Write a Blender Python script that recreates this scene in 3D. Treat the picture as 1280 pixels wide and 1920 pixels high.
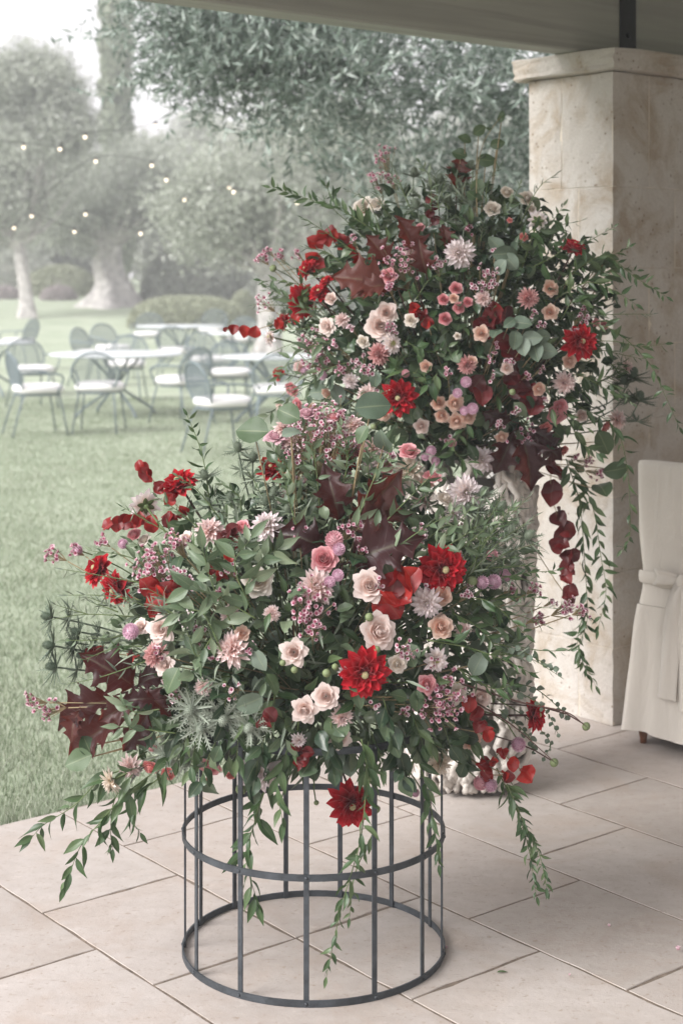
import bpy, math, random
import numpy as np
from mathutils import Vector, Matrix, Quaternion

for o in list(bpy.data.objects):
    bpy.data.objects.remove(o)
scene = bpy.context.scene
COL = scene.collection
random.seed(7)
NP = np.random.default_rng(11)
R = math.radians
FPX, CX, HY, CAMZ = 2960.0, 640.0, 520.0, 1.6      # focal length and horizon in photo pixels, eye height

# ---------------------------------------------------------------- camera
cam_d = bpy.data.cameras.new('camera')
cam = bpy.data.objects.new('camera', cam_d)
COL.objects.link(cam)
cam.location = (0, 0, CAMZ)
cam.rotation_euler = (R(90), 0, 0)
cam_d.sensor_fit = 'VERTICAL'
cam_d.sensor_height = 36.0
cam_d.sensor_width = 24.0
cam_d.lens = 36.0 * FPX / 1920
cam_d.shift_y = -(960 - HY) / 1920
cam_d.clip_end = 2000
cam_d.dof.use_dof = True
cam_d.dof.focus_distance = 3.75
cam_d.dof.aperture_fstop = 4.2
scene.camera = cam

# ---------------------------------------------------------------- light
SUN_DIR = Vector((-0.80, -0.45, 0.66)).normalized()      # towards the sun
sun_d = bpy.data.lights.new('sun', 'SUN')
sun_d.energy = 2.2
sun_d.angle = R(38)
sun_d.color = (1.0, 0.985, 0.955)
sun = bpy.data.objects.new('sun', sun_d)
COL.objects.link(sun)
sun.rotation_euler = SUN_DIR.to_track_quat('Z', 'Y').to_euler()
sun.location = (0, 0, 30)

world = bpy.data.worlds.new('World')
scene.world = world
world.use_nodes = True
wn = world.node_tree
wn.nodes.clear()
sky = wn.nodes.new('ShaderNodeTexSky')
sky.sky_type = 'NISHITA'
sky.sun_disc = False
sky.sun_elevation = math.asin(SUN_DIR.z)
sky.sun_rotation = math.atan2(SUN_DIR.x, SUN_DIR.y)
sky.air_density = 1.0
sky.dust_density = 3.0
hs = wn.nodes.new('ShaderNodeHueSaturation')
hs.inputs['Saturation'].default_value = 0.06
mixw = wn.nodes.new('ShaderNodeMix')
mixw.data_type = 'RGBA'
mixw.inputs['Factor'].default_value = 0.72
mixw.inputs['B'].default_value = (5.0, 4.8, 4.95, 1)     # even cloud cover
bg = wn.nodes.new('ShaderNodeBackground')
bg.inputs['Strength'].default_value = 0.11
wo = wn.nodes.new('ShaderNodeOutputWorld')
wn.links.new(sky.outputs[0], hs.inputs['Color'])
wn.links.new(hs.outputs[0], mixw.inputs['A'])
wn.links.new(mixw.outputs['Result'], bg.inputs[0])
wn.links.new(bg.outputs[0], wo.inputs[0])

vs = scene.view_settings
vs.view_transform = 'Standard'
vs.look = 'None'
vs.gamma = 1.0
vs.exposure = 1.36
vs.use_curve_mapping = False

# ---------------------------------------------------------------- helpers
def unit(v):
    v = Vector(v)
    return v.normalized() if v.length > 1e-9 else Vector((0, 0, 1))

def px(x, y, d):
    """point at distance d in front of the photograph's view point"""
    return Vector(((x - CX) / FPX * d, d, CAMZ - (y - HY) / FPX * d))

UA = R(39.0)                                         # the building stands at this angle
UD = Vector((math.cos(UA), math.sin(UA), 0))
VD = Vector((-math.sin(UA), math.cos(UA), 0))
def uv(u, v, z=0.0):
    return UD * u + VD * v + Vector((0, 0, z))

def ground(y):
    return -0.03 + (0.0011 * (y - 18) ** 2 if 18 < y < 48 else (0.0 if y <= 18 else 0.99 + 0.03 * (y - 48) if y < 60 else 1.35))

def tag(o, label=None, cat=None, group=None, kind=None):
    if label: o['label'] = label
    if cat: o['category'] = cat
    if group: o['group'] = group
    if kind: o['kind'] = kind
    return o

def link(name, me, parent=None, mw=None, material=None):
    o = bpy.data.objects.new(name, me)
    COL.objects.link(o)
    if parent is not None:
        o.parent = parent
        pm = WM[parent.name]
    else:
        pm = Matrix.Identity(4)
    mw = mw if mw is not None else pm
    if parent is not None: o.matrix_parent_inverse = pm.inverted()
    o.matrix_basis = mw
    WM[o.name] = mw.copy()
    return o
WM = {}

def thing(name, loc, label, cat, group=None, rz=0.0):
    e = bpy.data.objects.new(name, None)
    e.empty_display_size = 0.1
    COL.objects.link(e)
    m = Matrix.Translation(Vector(loc)) @ Matrix.Rotation(rz, 4, 'Z')
    e.matrix_basis = m
    WM[e.name] = m
    return tag(e, label, cat, group)

class MB:
    """collects shapes for ONE mesh"""
    def __init__(s):
        s.v = []; s.f = []; s.uv = []; s.m = []; s.n = 0; s.sm = []
    def grid(s, P, closed=False, mi=0, smooth=True, mat=None, flipv=False):
        P = np.asarray(P, float)
        if mat is not None:
            A = np.array(mat)
            P = P @ A[:3, :3].T + A[:3, 3]
        nv, nu = P.shape[:2]
        b = s.n
        s.v.append(P.reshape(-1, 3)); s.n += nv * nu
        cu = nu if closed else nu - 1
        for i in range(nv - 1):
            for j in range(cu):
                k = (j + 1) % nu
                s.f.append((b + i * nu + j, b + i * nu + k, b + (i + 1) * nu + k, b + (i + 1) * nu + j))
                s.m.append(mi); s.sm.append(smooth)
                u0, u1 = j / cu, (j + 1) / cu
                v0, v1 = i / (nv - 1), (i + 1) / (nv - 1)
                s.uv += [(u0, v0), (u1, v0), (u1, v1), (u0, v1)]
        return b
    def poly(s, idx, mi=0, smooth=False):
        s.f.append(tuple(idx)); s.m.append(mi); s.sm.append(smooth); s.uv += [(0.5, 0.5)] * len(idx)
    def verts(s, V):
        b = s.n
        s.v.append(np.asarray(V, float).reshape(-1, 3)); s.n += len(V)
        return b
    def box(s, c, h, rot=None, mi=0, bev=0.0):
        """box with centre c, half sizes h; bev chamfers the edges"""
        c = Vector(c)
        rot = rot if rot is not None else Matrix.Identity(3)
        if bev <= 0:
            V = []
            for z in (-1, 1):
                for (x, y) in ((-1, -1), (1, -1), (1, 1), (-1, 1)):
                    V.append(c + rot @ Vector((x * h[0], y * h[1], z * h[2])))
            b = s.verts(V)
            for q in ((0, 3, 2, 1), (4, 5, 6, 7), (0, 1, 5, 4), (1, 2, 6, 5), (2, 3, 7, 6), (3, 0, 4, 7)):
                s.poly([b + i for i in q], mi)
        else:
            e = bev
            rings = []
            for (z, k) in ((-h[2], e), (-h[2] + e, 0), (h[2] - e, 0), (h[2], e)):
                a, d = h[0] - k, h[1] - k
                g = e
                ring = [(-a + g, -d), (a - g, -d), (a, -d + g), (a, d - g), (a - g, d), (-a + g, d), (-a, d - g), (-a, -d + g)]
                rings.append([c + rot @ Vector((x, y, z)) for x, y in ring])
            b = s.grid(rings, closed=True, mi=mi, smooth=False)
            s.poly([b + i for i in range(7, -1, -1)], mi)
            s.poly([b + 24 + i for i in range(8)], mi)
    def tube(s, pts, rad, n=6, mi=0, cap=True, ell=1.0):
        pts = [Vector(p) for p in pts]
        m = len(pts)
        rad = rad if hasattr(rad, '__len__') else [rad] * m
        t = (pts[1] - pts[0]).normalized()
        a = t.orthogonal().normalized()
        rings = []
        for i in range(m):
            t = (pts[min(i + 1, m - 1)] - pts[max(i - 1, 0)])
            t = t.normalized() if t.length > 1e-9 else Vector((0, 0, 1))
            a = a - t * a.dot(t)
            a = a.normalized() if a.length > 1e-6 else t.orthogonal().normalized()
            bb = t.cross(a)
            rings.append([pts[i] + (a * math.cos(2 * math.pi * k / n) + bb * (math.sin(2 * math.pi * k / n) * ell)) * rad[i] for k in range(n)])
        b = s.grid([[tuple(q) for q in r] for r in rings], closed=True, mi=mi)
        if cap:
            s.poly([b + k for k in range(n - 1, -1, -1)], mi)
            s.poly([b + (m - 1) * n + k for k in range(n)], mi)
    def ball(s, c, r, nu=10, nv=7, mi=0, sc=(1, 1, 1), rot=None):
        P = []
        for i in range(nv):
            th = math.pi * (i / (nv - 1)) * 0.998 + 0.003
            row = []
            for k in range(nu):
                a = 2 * math.pi * k / nu
                q = Vector((math.sin(th) * math.cos(a) * sc[0], math.sin(th) * math.sin(a) * sc[1], -math.cos(th) * sc[2])) * r
                if rot is not None: q = rot @ q
                row.append(tuple(q + Vector(c)))
            P.append(row)
        s.grid(P, closed=True, mi=mi)
    def mesh(s, name, mats):
        me = bpy.data.meshes.new(name)
        V = np.concatenate(s.v) if s.v else np.zeros((0, 3))
        nl = sum(len(f) for f in s.f)
        me.vertices.add(len(V)); me.vertices.foreach_set('co', V.ravel())
        me.loops.add(nl); me.polygons.add(len(s.f))
        ls = np.cumsum([0] + [len(f) for f in s.f[:-1]]) if s.f else []
        me.polygons.foreach_set('loop_start', np.asarray(ls, np.int32))
        me.loops.foreach_set('vertex_index', np.fromiter((i for f in s.f for i in f), np.int32, nl))
        me.polygons.foreach_set('material_index', np.asarray(s.m, np.int32))
        me.polygons.foreach_set('use_smooth', np.asarray(s.sm, bool))
        ul = me.uv_layers.new(name='UVMap')
        ul.data.foreach_set('uv', np.asarray(s.uv, float).ravel())
        for m in (mats if isinstance(mats, (list, tuple)) else [mats]):
            me.materials.append(m)
        me.update(calc_edges=True)
        me.validate()
        return me

def frame(pos, ydir, zhint, sc=1.0):
    """matrix whose local y runs along ydir and local z leans to zhint"""
    y = unit(ydir); z = Vector(zhint); z = z - y * z.dot(y)
    z = z.normalized() if z.length > 1e-6 else y.orthogonal().normalized()
    x = y.cross(z)
    M = Matrix((x, y, z)).transposed().to_4x4()
    sc = sc if hasattr(sc, '__len__') else (sc, sc, sc)
    return Matrix.Translation(Vector(pos)) @ M @ Matrix.Diagonal((*sc, 1))

def facing(pos, zdir, sc=1.0, roll=None):
    z = unit(zdir)
    q = z.to_track_quat('Z', 'Y')
    roll = random.uniform(0, 6.28) if roll is None else roll
    sc = sc if hasattr(sc, '__len__') else (sc, sc, sc)
    return Matrix.Translation(Vector(pos)) @ q.to_matrix().to_4x4() @ Matrix.Rotation(roll, 4, 'Z') @ Matrix.Diagonal((*sc, 1))

def rnd(a=1.0):
    return Vector((random.gauss(0, a), random.gauss(0, a), random.gauss(0, a)))

def smooth_path(P, n):
    """Catmull-Rom through the points"""
    P = [Vector(p) for p in P]
    if len(P) == 2:
        return [P[0].lerp(P[1], i / (n - 1)) for i in range(n)]
    Q = [2 * P[0] - P[1]] + P + [2 * P[-1] - P[-2]]
    out = []
    for i in range(n):
        t = i / (n - 1) * (len(P) - 1)
        k = min(int(t), len(P) - 2); t -= k
        a, b, c, d = Q[k:k + 4]
        out.append(0.5 * ((2 * b) + (c - a) * t + (2 * a - 5 * b + 4 * c - d) * t * t + (-a + 3 * b - 3 * c + d) * t ** 3))
    return out

# ---------------------------------------------------------------- materials
MATS = {}
def nodes_of(name):
    m = bpy.data.materials.new(name)
    m.use_nodes = True
    nt = m.node_tree
    bs = nt.nodes['Principled BSDF']
    return m, nt, bs, nt.nodes['Material Output']

def rand_value(nt):
    oi = nt.nodes.new('ShaderNodeObjectInfo')
    ge = nt.nodes.new('ShaderNodeNewGeometry')
    ad = nt.nodes.new('ShaderNodeMath'); ad.operation = 'ADD'
    fr = nt.nodes.new('ShaderNodeMath'); fr.operation = 'FRACT'
    nt.links.new(oi.outputs['Random'], ad.inputs[0])
    nt.links.new(ge.outputs['Random Per Island'], ad.inputs[1])
    nt.links.new(ad.outputs[0], fr.inputs[0])
    return fr.outputs[0]

def noise(nt, scale, detail=4, coord='Object', rough=0.55, dist=0.0):
    tc = nt.nodes.new('ShaderNodeTexCoord')
    n = nt.nodes.new('ShaderNodeTexNoise')
    n.inputs['Scale'].default_value = scale
    n.inputs['Detail'].default_value = detail
    n.inputs['Roughness'].default_value = rough
    n.inputs['Distortion'].default_value = dist
    if coord == 'World':
        ge = nt.nodes.new('ShaderNodeNewGeometry'); nt.links.new(ge.outputs['Position'], n.inputs['Vector'])
    else: nt.links.new(tc.outputs[coord], n.inputs['Vector'])
    return n.outputs['Fac']

def ramp(nt, fac, stops):
    r = nt.nodes.new('ShaderNodeValToRGB')
    el = r.color_ramp.elements
    while len(el) < len(stops): el.new(0.5)
    for e, (p, c) in zip(el, stops):
        e.position = p
        e.color = (*c, 1) if len(c) == 3 else c
    nt.links.new(fac, r.inputs[0])
    return r.outputs['Color']

def mixc(nt, fac, a, b, mode='MIX'):
    n = nt.nodes.new('ShaderNodeMix'); n.data_type = 'RGBA'; n.blend_type = mode
    for key, val in (('Factor', fac), ('A', a), ('B', b)):
        if isinstance(val, (int, float)): n.inputs[key].default_value = val
        elif isinstance(val, tuple): n.inputs[key].default_value = (*val[:3], 1)
        else: nt.links.new(val, n.inputs[key])
    return n.outputs['Result']

def bump(nt, bs, fac, strength, dist=0.01):
    b = nt.nodes.new('ShaderNodeBump')
    b.inputs['Strength'].default_value = strength
    b.inputs['Distance'].default_value = dist
    nt.links.new(fac, b.inputs['Height'])
    nt.links.new(b.outputs[0], bs.inputs['Normal'])

def leaf_mat(name, stops, rough=0.45, trans=0.25, tcol=None, spec=0.5, vein=0.0, ribs=0.0, mottle=0.0):
    """leaf or petal colours picked per leaf from the stops"""
    m, nt, bs, out = nodes_of(name)
    c = ramp(nt, rand_value(nt), stops)
    nz = noise(nt, 30, 2)
    if mottle: c = mixc(nt, mottle, c, ramp(nt, noise(nt, 1.7, 5, coord='World', rough=.65), [(0.35, (0.70, 0.74, 0.66)), (0.65, (1.0, 1.0, 1.0))]), 'MULTIPLY')
    c = mixc(nt, 0.35, c, ramp(nt, nz, [(0.3, (0.55, 0.55, 0.55)), (0.7, (1.0, 1.0, 1.0))]), 'MULTIPLY')
    if vein > 0:
        tc = nt.nodes.new('ShaderNodeTexCoord')
        sx = nt.nodes.new('ShaderNodeSeparateXYZ')
        nt.links.new(tc.outputs['UV'], sx.inputs[0])
        a = nt.nodes.new('ShaderNodeMath'); a.operation = 'SUBTRACT'; a.inputs[1].default_value = 0.5
        nt.links.new(sx.outputs[0], a.inputs[0])
        ab = nt.nodes.new('ShaderNodeMath'); ab.operation = 'ABSOLUTE'
        nt.links.new(a.outputs[0], ab.inputs[0])
        f = ramp(nt, ab.outputs[0], [(0.0, (1, 1, 1)), (0.045, (0, 0, 0))])
        c = mixc(nt, f, c, mixc(nt, vein, c, (0.35, 0.38, 0.22)))
    if ribs > 0:                                     # side veins running out to the lobes
        m1 = nt.nodes.new('ShaderNodeMath'); m1.operation = 'MULTIPLY_ADD'; m1.inputs[1].default_value = -0.30
        nt.links.new(ab.outputs[0], m1.inputs[0]); nt.links.new(sx.outputs[1], m1.inputs[2])
        m2 = nt.nodes.new('ShaderNodeMath'); m2.operation = 'MULTIPLY'; m2.inputs[1].default_value = 9.0
        nt.links.new(m1.outputs[0], m2.inputs[0])
        m3 = nt.nodes.new('ShaderNodeMath'); m3.operation = 'PINGPONG'; m3.inputs[1].default_value = 0.5
        nt.links.new(m2.outputs[0], m3.inputs[0])
        f2 = ramp(nt, m3.outputs[0], [(0.0, (1, 1, 1)), (0.07, (0, 0, 0))])
        c = mixc(nt, f2, c, mixc(nt, ribs, c, (0.35, 0.20, 0.14)))
        bump(nt, bs, f2, 0.35, 0.002)
    nt.links.new(c, bs.inputs['Base Color'])
    bs.inputs['Roughness'].default_value = rough
    bs.inputs['Specular IOR Level'].default_value = spec
    if trans > 0:
        tr = nt.nodes.new('ShaderNodeBsdfTranslucent')
        mx = nt.nodes.new('ShaderNodeMixShader')
        mx.inputs[0].default_value = trans
        if tcol: tr.inputs[0].default_value = (*tcol, 1)
        else: nt.links.new(c, tr.inputs[0])
        nt.links.new(bs.outputs[0], mx.inputs[1]); nt.links.new(tr.outputs[0], mx.inputs[2])
        nt.links.new(mx.outputs[0], out.inputs[0])
    MATS[name] = m
    return m

def petal_mat(name, stops, rough=0.6, trans=0.3, var=0.12, sheen=0.2):
    """colour runs from the base of each petal (0) to its tip (1)"""
    m, nt, bs, out = nodes_of(name)
    tc = nt.nodes.new('ShaderNodeTexCoord')
    sx = nt.nodes.new('ShaderNodeSeparateXYZ')
    nt.links.new(tc.outputs['UV'], sx.inputs[0])
    c = ramp(nt, sx.outputs[1], stops)  # petal colour; darker rose bases also paint in depth shading
    rv = rand_value(nt)
    g = ramp(nt, rv, [(0, (1 - var,) * 3), (1, (1, 1, 1))])
    c = mixc(nt, 1.0, c, g, 'MULTIPLY')
    # fine streaks along the petal
    w = nt.nodes.new('ShaderNodeTexNoise'); w.inputs['Scale'].default_value = 1.0
    mp = nt.nodes.new('ShaderNodeMapping'); mp.inputs['Scale'].default_value = (14, 1.2, 1)
    nt.links.new(tc.outputs['UV'], mp.inputs[0]); nt.links.new(mp.outputs[0], w.inputs['Vector'])
    c = mixc(nt, 0.3, c, ramp(nt, w.outputs['Fac'], [(0.35, (0.72, 0.72, 0.72)), (0.65, (1, 1, 1))]), 'MULTIPLY')
    nt.links.new(c, bs.inputs['Base Color'])
    bs.inputs['Roughness'].default_value = rough
    bs.inputs['Specular IOR Level'].default_value = 0.25
    bs.inputs['Sheen Weight'].default_value = sheen
    tr = nt.nodes.new('ShaderNodeBsdfTranslucent')
    mx = nt.nodes.new('ShaderNodeMixShader'); mx.inputs[0].default_value = trans
    nt.links.new(c, tr.inputs[0])
    nt.links.new(bs.outputs[0], mx.inputs[1]); nt.links.new(tr.outputs[0], mx.inputs[2])
    nt.links.new(mx.outputs[0], out.inputs[0])
    MATS[name] = m
    return m

def plain_mat(name, col, rough=0.6, var=0.2, scale=12, bumpk=0.0, bscale=60, metal=0.0, spec=0.4, objvar=0.1, sheen=0.0):
    m, nt, bs, out = nodes_of(name)
    nz = noise(nt, scale, 5)
    c = ramp(nt, nz, [(0.3, tuple(x * (1 - var) for x in col)), (0.7, tuple(min(1, x * (1 + var)) for x in col))])
    if objvar:
        c = mixc(nt, 1.0, c, ramp(nt, rand_value(nt), [(0, (1 - objvar,) * 3), (1, (1, 1, 1))]), 'MULTIPLY')
    nt.links.new(c, bs.inputs['Base Color'])
    bs.inputs['Roughness'].default_value = rough
    bs.inputs['Metallic'].default_value = metal
    bs.inputs['Specular IOR Level'].default_value = spec
    bs.inputs['Sheen Weight'].default_value = sheen
    if bumpk: bump(nt, bs, noise(nt, bscale, 6), bumpk)
    MATS[name] = m
    return m

M_red = petal_mat('red_petal', [(0, (0.10, 0.001, 0.003)), (0.4, (0.38, 0.003, 0.010)), (1, (0.62, 0.010, 0.026))], 0.45, 0.3)
M_white = petal_mat('white_pink_petal', [(0, (0.72, 0.66, 0.38)), (0.3, (0.86, 0.72, 0.66)), (0.7, (0.90, 0.82, 0.82)), (1, (0.86, 0.72, 0.77))])
M_blush = petal_mat('blush_petal', [(0, (0.80, 0.36, 0.26)), (0.35, (0.87, 0.63, 0.58)), (1, (0.88, 0.76, 0.76))])
M_dusty = petal_mat('dusty_pink_petal', [(0, (0.50, 0.14, 0.12)), (0.5, (0.72, 0.34, 0.33)), (1, (0.84, 0.56, 0.55))])
M_peach = petal_mat('peach_petal', [(0, (0.85, 0.34, 0.18)), (0.45, (0.86, 0.52, 0.38)), (1, (0.84, 0.64, 0.55))])
M_palerose = petal_mat('pale_rose_petal', [(0, (0.86, 0.48, 0.36)), (0.4, (0.88, 0.66, 0.58)), (1, (0.88, 0.76, 0.72))])
M_cream = petal_mat('cream_petal', [(0, (0.82, 0.66, 0.46)), (0.5, (0.84, 0.74, 0.62)), (1, (0.84, 0.77, 0.71))])
M_pink = petal_mat('pink_petal', [(0, (0.72, 0.10, 0.14)), (0.5, (0.80, 0.26, 0.30)), (1, (0.82, 0.46, 0.48))])
M_coral = petal_mat('coral_petal', [(0, (0.70, 0.06, 0.07)), (0.5, (0.78, 0.18, 0.18)), (1, (0.82, 0.38, 0.35))])
M_mauve = petal_mat('mauve_petal', [(0, (0.62, 0.24, 0.32)), (1, (0.76, 0.50, 0.56))])
M_lilac = petal_mat('lilac_petal', [(0, (0.55, 0.26, 0.40)), (1, (0.76, 0.54, 0.64))])
M_globe = petal_mat('globe_petal', [(0, (0.60, 0.22, 0.28)), (1, (0.78, 0.48, 0.52))])
M_wax = petal_mat('waxflower_petal', [(0, (0.50, 0.14, 0.22)), (0.4, (0.70, 0.42, 0.49)), (1, (0.82, 0.66, 0.71))])
M_waxpale = petal_mat('waxflower_pale_petal', [(0, (0.55, 0.22, 0.30)), (0.4, (0.76, 0.55, 0.60)), (1, (0.86, 0.77, 0.79))])
M_dcentre = plain_mat('dahlia_centre', (0.50, 0.50, 0.20), 0.7, 0.3, 40, 0.5, 300)
M_rcentre = plain_mat('red_dahlia_centre', (0.62, 0.56, 0.32), 0.7, 0.3, 40, 0.5, 300)
M_wcentre = plain_mat('waxflower_centre', (0.26, 0.04, 0.09), 0.6)
M_stem = plain_mat('green_stem', (0.10, 0.14, 0.05), 0.6, 0.3, 20)
M_dstem = plain_mat('brown_stem', (0.075, 0.035, 0.028), 0.6, 0.3, 20)
M_tstem = plain_mat('tan_stem', (0.26, 0.20, 0.11), 0.6, 0.3, 20)
M_rose_leaf = leaf_mat('rose_leaf_green', [(0, (0.016, 0.036, 0.019)), (0.5, (0.040, 0.074, 0.038)), (0.85, (0.085, 0.130, 0.068)), (1, (0.16, 0.205, 0.12))], 0.30, 0.18, vein=0.25)
M_ruscus = leaf_mat('ruscus_green', [(0, (0.036, 0.078, 0.028)), (0.6, (0.068, 0.124, 0.048)), (1, (0.125, 0.18, 0.08))], 0.36, 0.28, vein=0.25)
M_lightleaf = leaf_mat('light_leaf_green', [(0, (0.085, 0.132, 0.072)), (0.6, (0.14, 0.20, 0.112)), (1, (0.24, 0.295, 0.19))], 0.4, 0.3, vein=0.3)
M_euc = leaf_mat('eucalyptus_grey_green', [(0, (0.085, 0.125, 0.085)), (0.5, (0.13, 0.175, 0.125)), (1, (0.20, 0.25, 0.20))], 0.5, 0.15, spec=0.35, vein=0.3)
M_eucdark = leaf_mat('eucalyptus_green', [(0, (0.05, 0.085, 0.04)), (1, (0.10, 0.15, 0.075))], 0.45, 0.2, spec=0.35, vein=0.3)
M_redleaf = leaf_mat('dyed_red_leaf', [(0, (0.16, 0.006, 0.008)), (0.6, (0.30, 0.012, 0.012)), (1, (0.48, 0.026, 0.018))], 0.42, 0.35, vein=0.1)
M_darkred = leaf_mat('dyed_dark_red_leaf', [(0, (0.07, 0.005, 0.007)), (0.6, (0.14, 0.010, 0.012)), (1, (0.24, 0.016, 0.018))], 0.42, 0.25, vein=0.1)
M_oak = leaf_mat('burgundy_oak_leaf', [(0, (0.018, 0.007, 0.009)), (0.6, (0.036, 0.011, 0.013)), (1, (0.068, 0.024, 0.020))], 0.40, 0.22, (0.34, 0.05, 0.03), vein=0.14, ribs=0.08, spec=0.3, mottle=0.0)
M_oakred = leaf_mat('russet_oak_leaf', [(0, (0.06, 0.013, 0.011)), (1, (0.11, 0.032, 0.024))], 0.48, 0.25, (0.4, 0.06, 0.03), vein=0.15, ribs=0.08, spec=0.35)
M_thistle = leaf_mat('thistle_grey_green', [(0, (0.115, 0.15, 0.105)), (1, (0.22, 0.26, 0.19))], 0.6, 0.1)
M_thistled = leaf_mat('thistle_dark_green', [(0, (0.075, 0.11, 0.075)), (1, (0.15, 0.19, 0.13))], 0.6, 0.1)
M_thistlep = leaf_mat('thistle_silver', [(0, (0.24, 0.28, 0.22)), (1, (0.36, 0.40, 0.33))], 0.6, 0.1)
M_bud = plain_mat('bud_green', (0.17, 0.21, 0.10), 0.6)
M_umbel = plain_mat('umbel_white', (0.72, 0.72, 0.60), 0.7)

# ================================================================ THE SETTING
def stone_material(name, ca, cb, cs, bscale=35, bk=0.25, objvar=0.12):
    m, nt, bs, out = nodes_of(name)
    c = ramp(nt, noise(nt, 2.3, 6, rough=0.6, dist=0.4, coord='World'), [(0.32, ca), (0.68, cb)])
    st = ramp(nt, noise(nt, 5.5, 5, rough=0.65, dist=0.8, coord='World'), [(0.46, (0, 0, 0)), (0.66, (1, 1, 1))])
    c = mixc(nt, st, c, cs)
    gr = ramp(nt, noise(nt, 160, 3, coord='World'), [(0.3, (0.82, 0.82, 0.82)), (0.7, (1, 1, 1))])
    c = mixc(nt, 0.8, c, gr, 'MULTIPLY')
    # small dark pits
    tc = nt.nodes.new('ShaderNodeTexCoord')
    vo = nt.nodes.new('ShaderNodeTexVoronoi'); vo.inputs['Scale'].default_value = 34; vo.inputs['Randomness'].default_value = 1
    ge = nt.nodes.new('ShaderNodeNewGeometry'); nt.links.new(ge.outputs['Position'], vo.inputs['Vector'])
    pit = ramp(nt, vo.outputs['Distance'], [(0.05, (0.42, 0.34, 0.26)), (0.20, (1, 1, 1))])
    pm = ramp(nt, noise(nt, 7, 3, coord='World'), [(0.44, (0, 0, 0)), (0.54, (1, 1, 1))])
    c = mixc(nt, pm, c, mixc(nt, 1.0, c, pit, 'MULTIPLY'))
    c = mixc(nt, 1.0, c, ramp(nt, rand_value(nt), [(0, (1 - objvar,) * 3), (1, (1, 1, 1))]), 'MULTIPLY')
    nt.links.new(c, bs.inputs['Base Color'])
    bs.inputs['Roughness'].default_value = 0.85
    bs.inputs['Specular IOR Level'].default_value = 0.25
    bump(nt, bs, noise(nt, bscale, 8, rough=0.7, coord='World'), bk, 0.01)
    MATS[name] = m
    return m
M_stone = stone_material('limestone_block', (0.53, 0.48, 0.437), (0.61, 0.573, 0.533), (0.43, 0.355, 0.28), 40, 0.8, 0.07)
M_mortar = plain_mat('lime_mortar', (0.64, 0.57, 0.48), 0.9, 0.15, 10, 0.4)

def paving_material():
    m, nt, bs, out = nodes_of('limestone_paving')
    c = ramp(nt, noise(nt, 1.6, 6, rough=0.6, dist=0.6, coord='World'), [(0.3, (0.41, 0.366, 0.340)), (0.7, (0.50, 0.455, 0.430))])
    # worn brushed grain and brown water marks
    tc = nt.nodes.new('ShaderNodeTexCoord')
    mp = nt.nodes.new('ShaderNodeMapping'); mp.inputs['Scale'].default_value = (15, 24, 15); mp.inputs['Rotation'].default_value = (0, 0, R(22))
    n2 = nt.nodes.new('ShaderNodeTexNoise'); n2.inputs['Scale'].default_value = 1.0; n2.inputs['Detail'].default_value = 5
    ge = nt.nodes.new('ShaderNodeNewGeometry'); nt.links.new(ge.outputs['Position'], mp.inputs[0]); nt.links.new(mp.outputs[0], n2.inputs['Vector'])
    c = mixc(nt, 0.6, c, ramp(nt, n2.outputs['Fac'], [(0.30, (0.84, 0.82, 0.80)), (0.62, (1, 1, 1))]), 'MULTIPLY')
    st = ramp(nt, noise(nt, 3.1, 6, rough=0.7, dist=1.2, coord='World'), [(0.48, (0, 0, 0)), (0.74, (0.85, 0.85, 0.85))])
    c = mixc(nt, st, c, (0.395, 0.325, 0.28))
    sp = ramp(nt, noise(nt, 55, 4, rough=0.7, coord='World'), [(0.58, (0, 0, 0)), (0.68, (0.7, 0.7, 0.7))])
    c = mixc(nt, sp, c, (0.30, 0.24, 0.19))
    mp2 = nt.nodes.new('ShaderNodeMapping'); mp2.inputs['Scale'].default_value = (26, 130, 10); mp2.inputs['Rotation'].default_value = (0, 0, R(-14))
    n3 = nt.nodes.new('ShaderNodeTexNoise'); n3.inputs['Scale'].default_value = 1.0; n3.inputs['Detail'].default_value = 3
    nt.links.new(ge.outputs['Position'], mp2.inputs[0]); nt.links.new(mp2.outputs[0], n3.inputs['Vector'])
    sc = ramp(nt, n3.outputs['Fac'], [(0.66, (0, 0, 0)), (0.72, (0.6, 0.6, 0.6))])
    c = mixc(nt, sc, c, (0.27, 0.215, 0.18))
    lt = ramp(nt, noise(nt, 8, 6, rough=0.75, dist=2.0, coord='World'), [(0.60, (0, 0, 0)), (0.70, (0.35, 0.35, 0.35))])
    c = mixc(nt, lt, c, (0.66, 0.60, 0.56))
    c = mixc(nt, 1.0, c, ramp(nt, rand_value(nt), [(0, (0.87, 0.86, 0.85)), (0.5, (0.95, 0.93, 0.92)), (1, (1, 1, 1))]), 'MULTIPLY')
    nt.links.new(c, bs.inputs['Base Color'])
    rg = ramp(nt, noise(nt, 6, 4, coord='World'), [(0.3, (0.52,) * 3), (0.7, (0.75,) * 3)])
    nt.links.new(rg, bs.inputs['Roughness'])
    bs.inputs['Specular IOR Level'].default_value = 0.3
    bump(nt, bs, noise(nt, 22, 8, rough=0.72, coord='World'), 0.28, 0.008)
    return m
M_pave = paving_material()
M_joint = plain_mat('sandy_joint', (0.17, 0.132, 0.104), 0.95, 0.35, 30, 0.6)

# ---- terrace: a base slab, paved with rough limestone slabs laid in courses
EDGE_V = 4.21
mb = MB()
mb.box((0, 0, 0), (9.0, 4.6, 0.1))
terrace_m = Matrix.Translation(uv(5.6, EDGE_V - 4.6, -0.1013)) @ Matrix.Rotation(UA, 4, 'Z')
terrace = tag(link('terrace', mb.mesh('terrace_base', M_joint), None, terrace_m), kind='structure')

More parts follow.
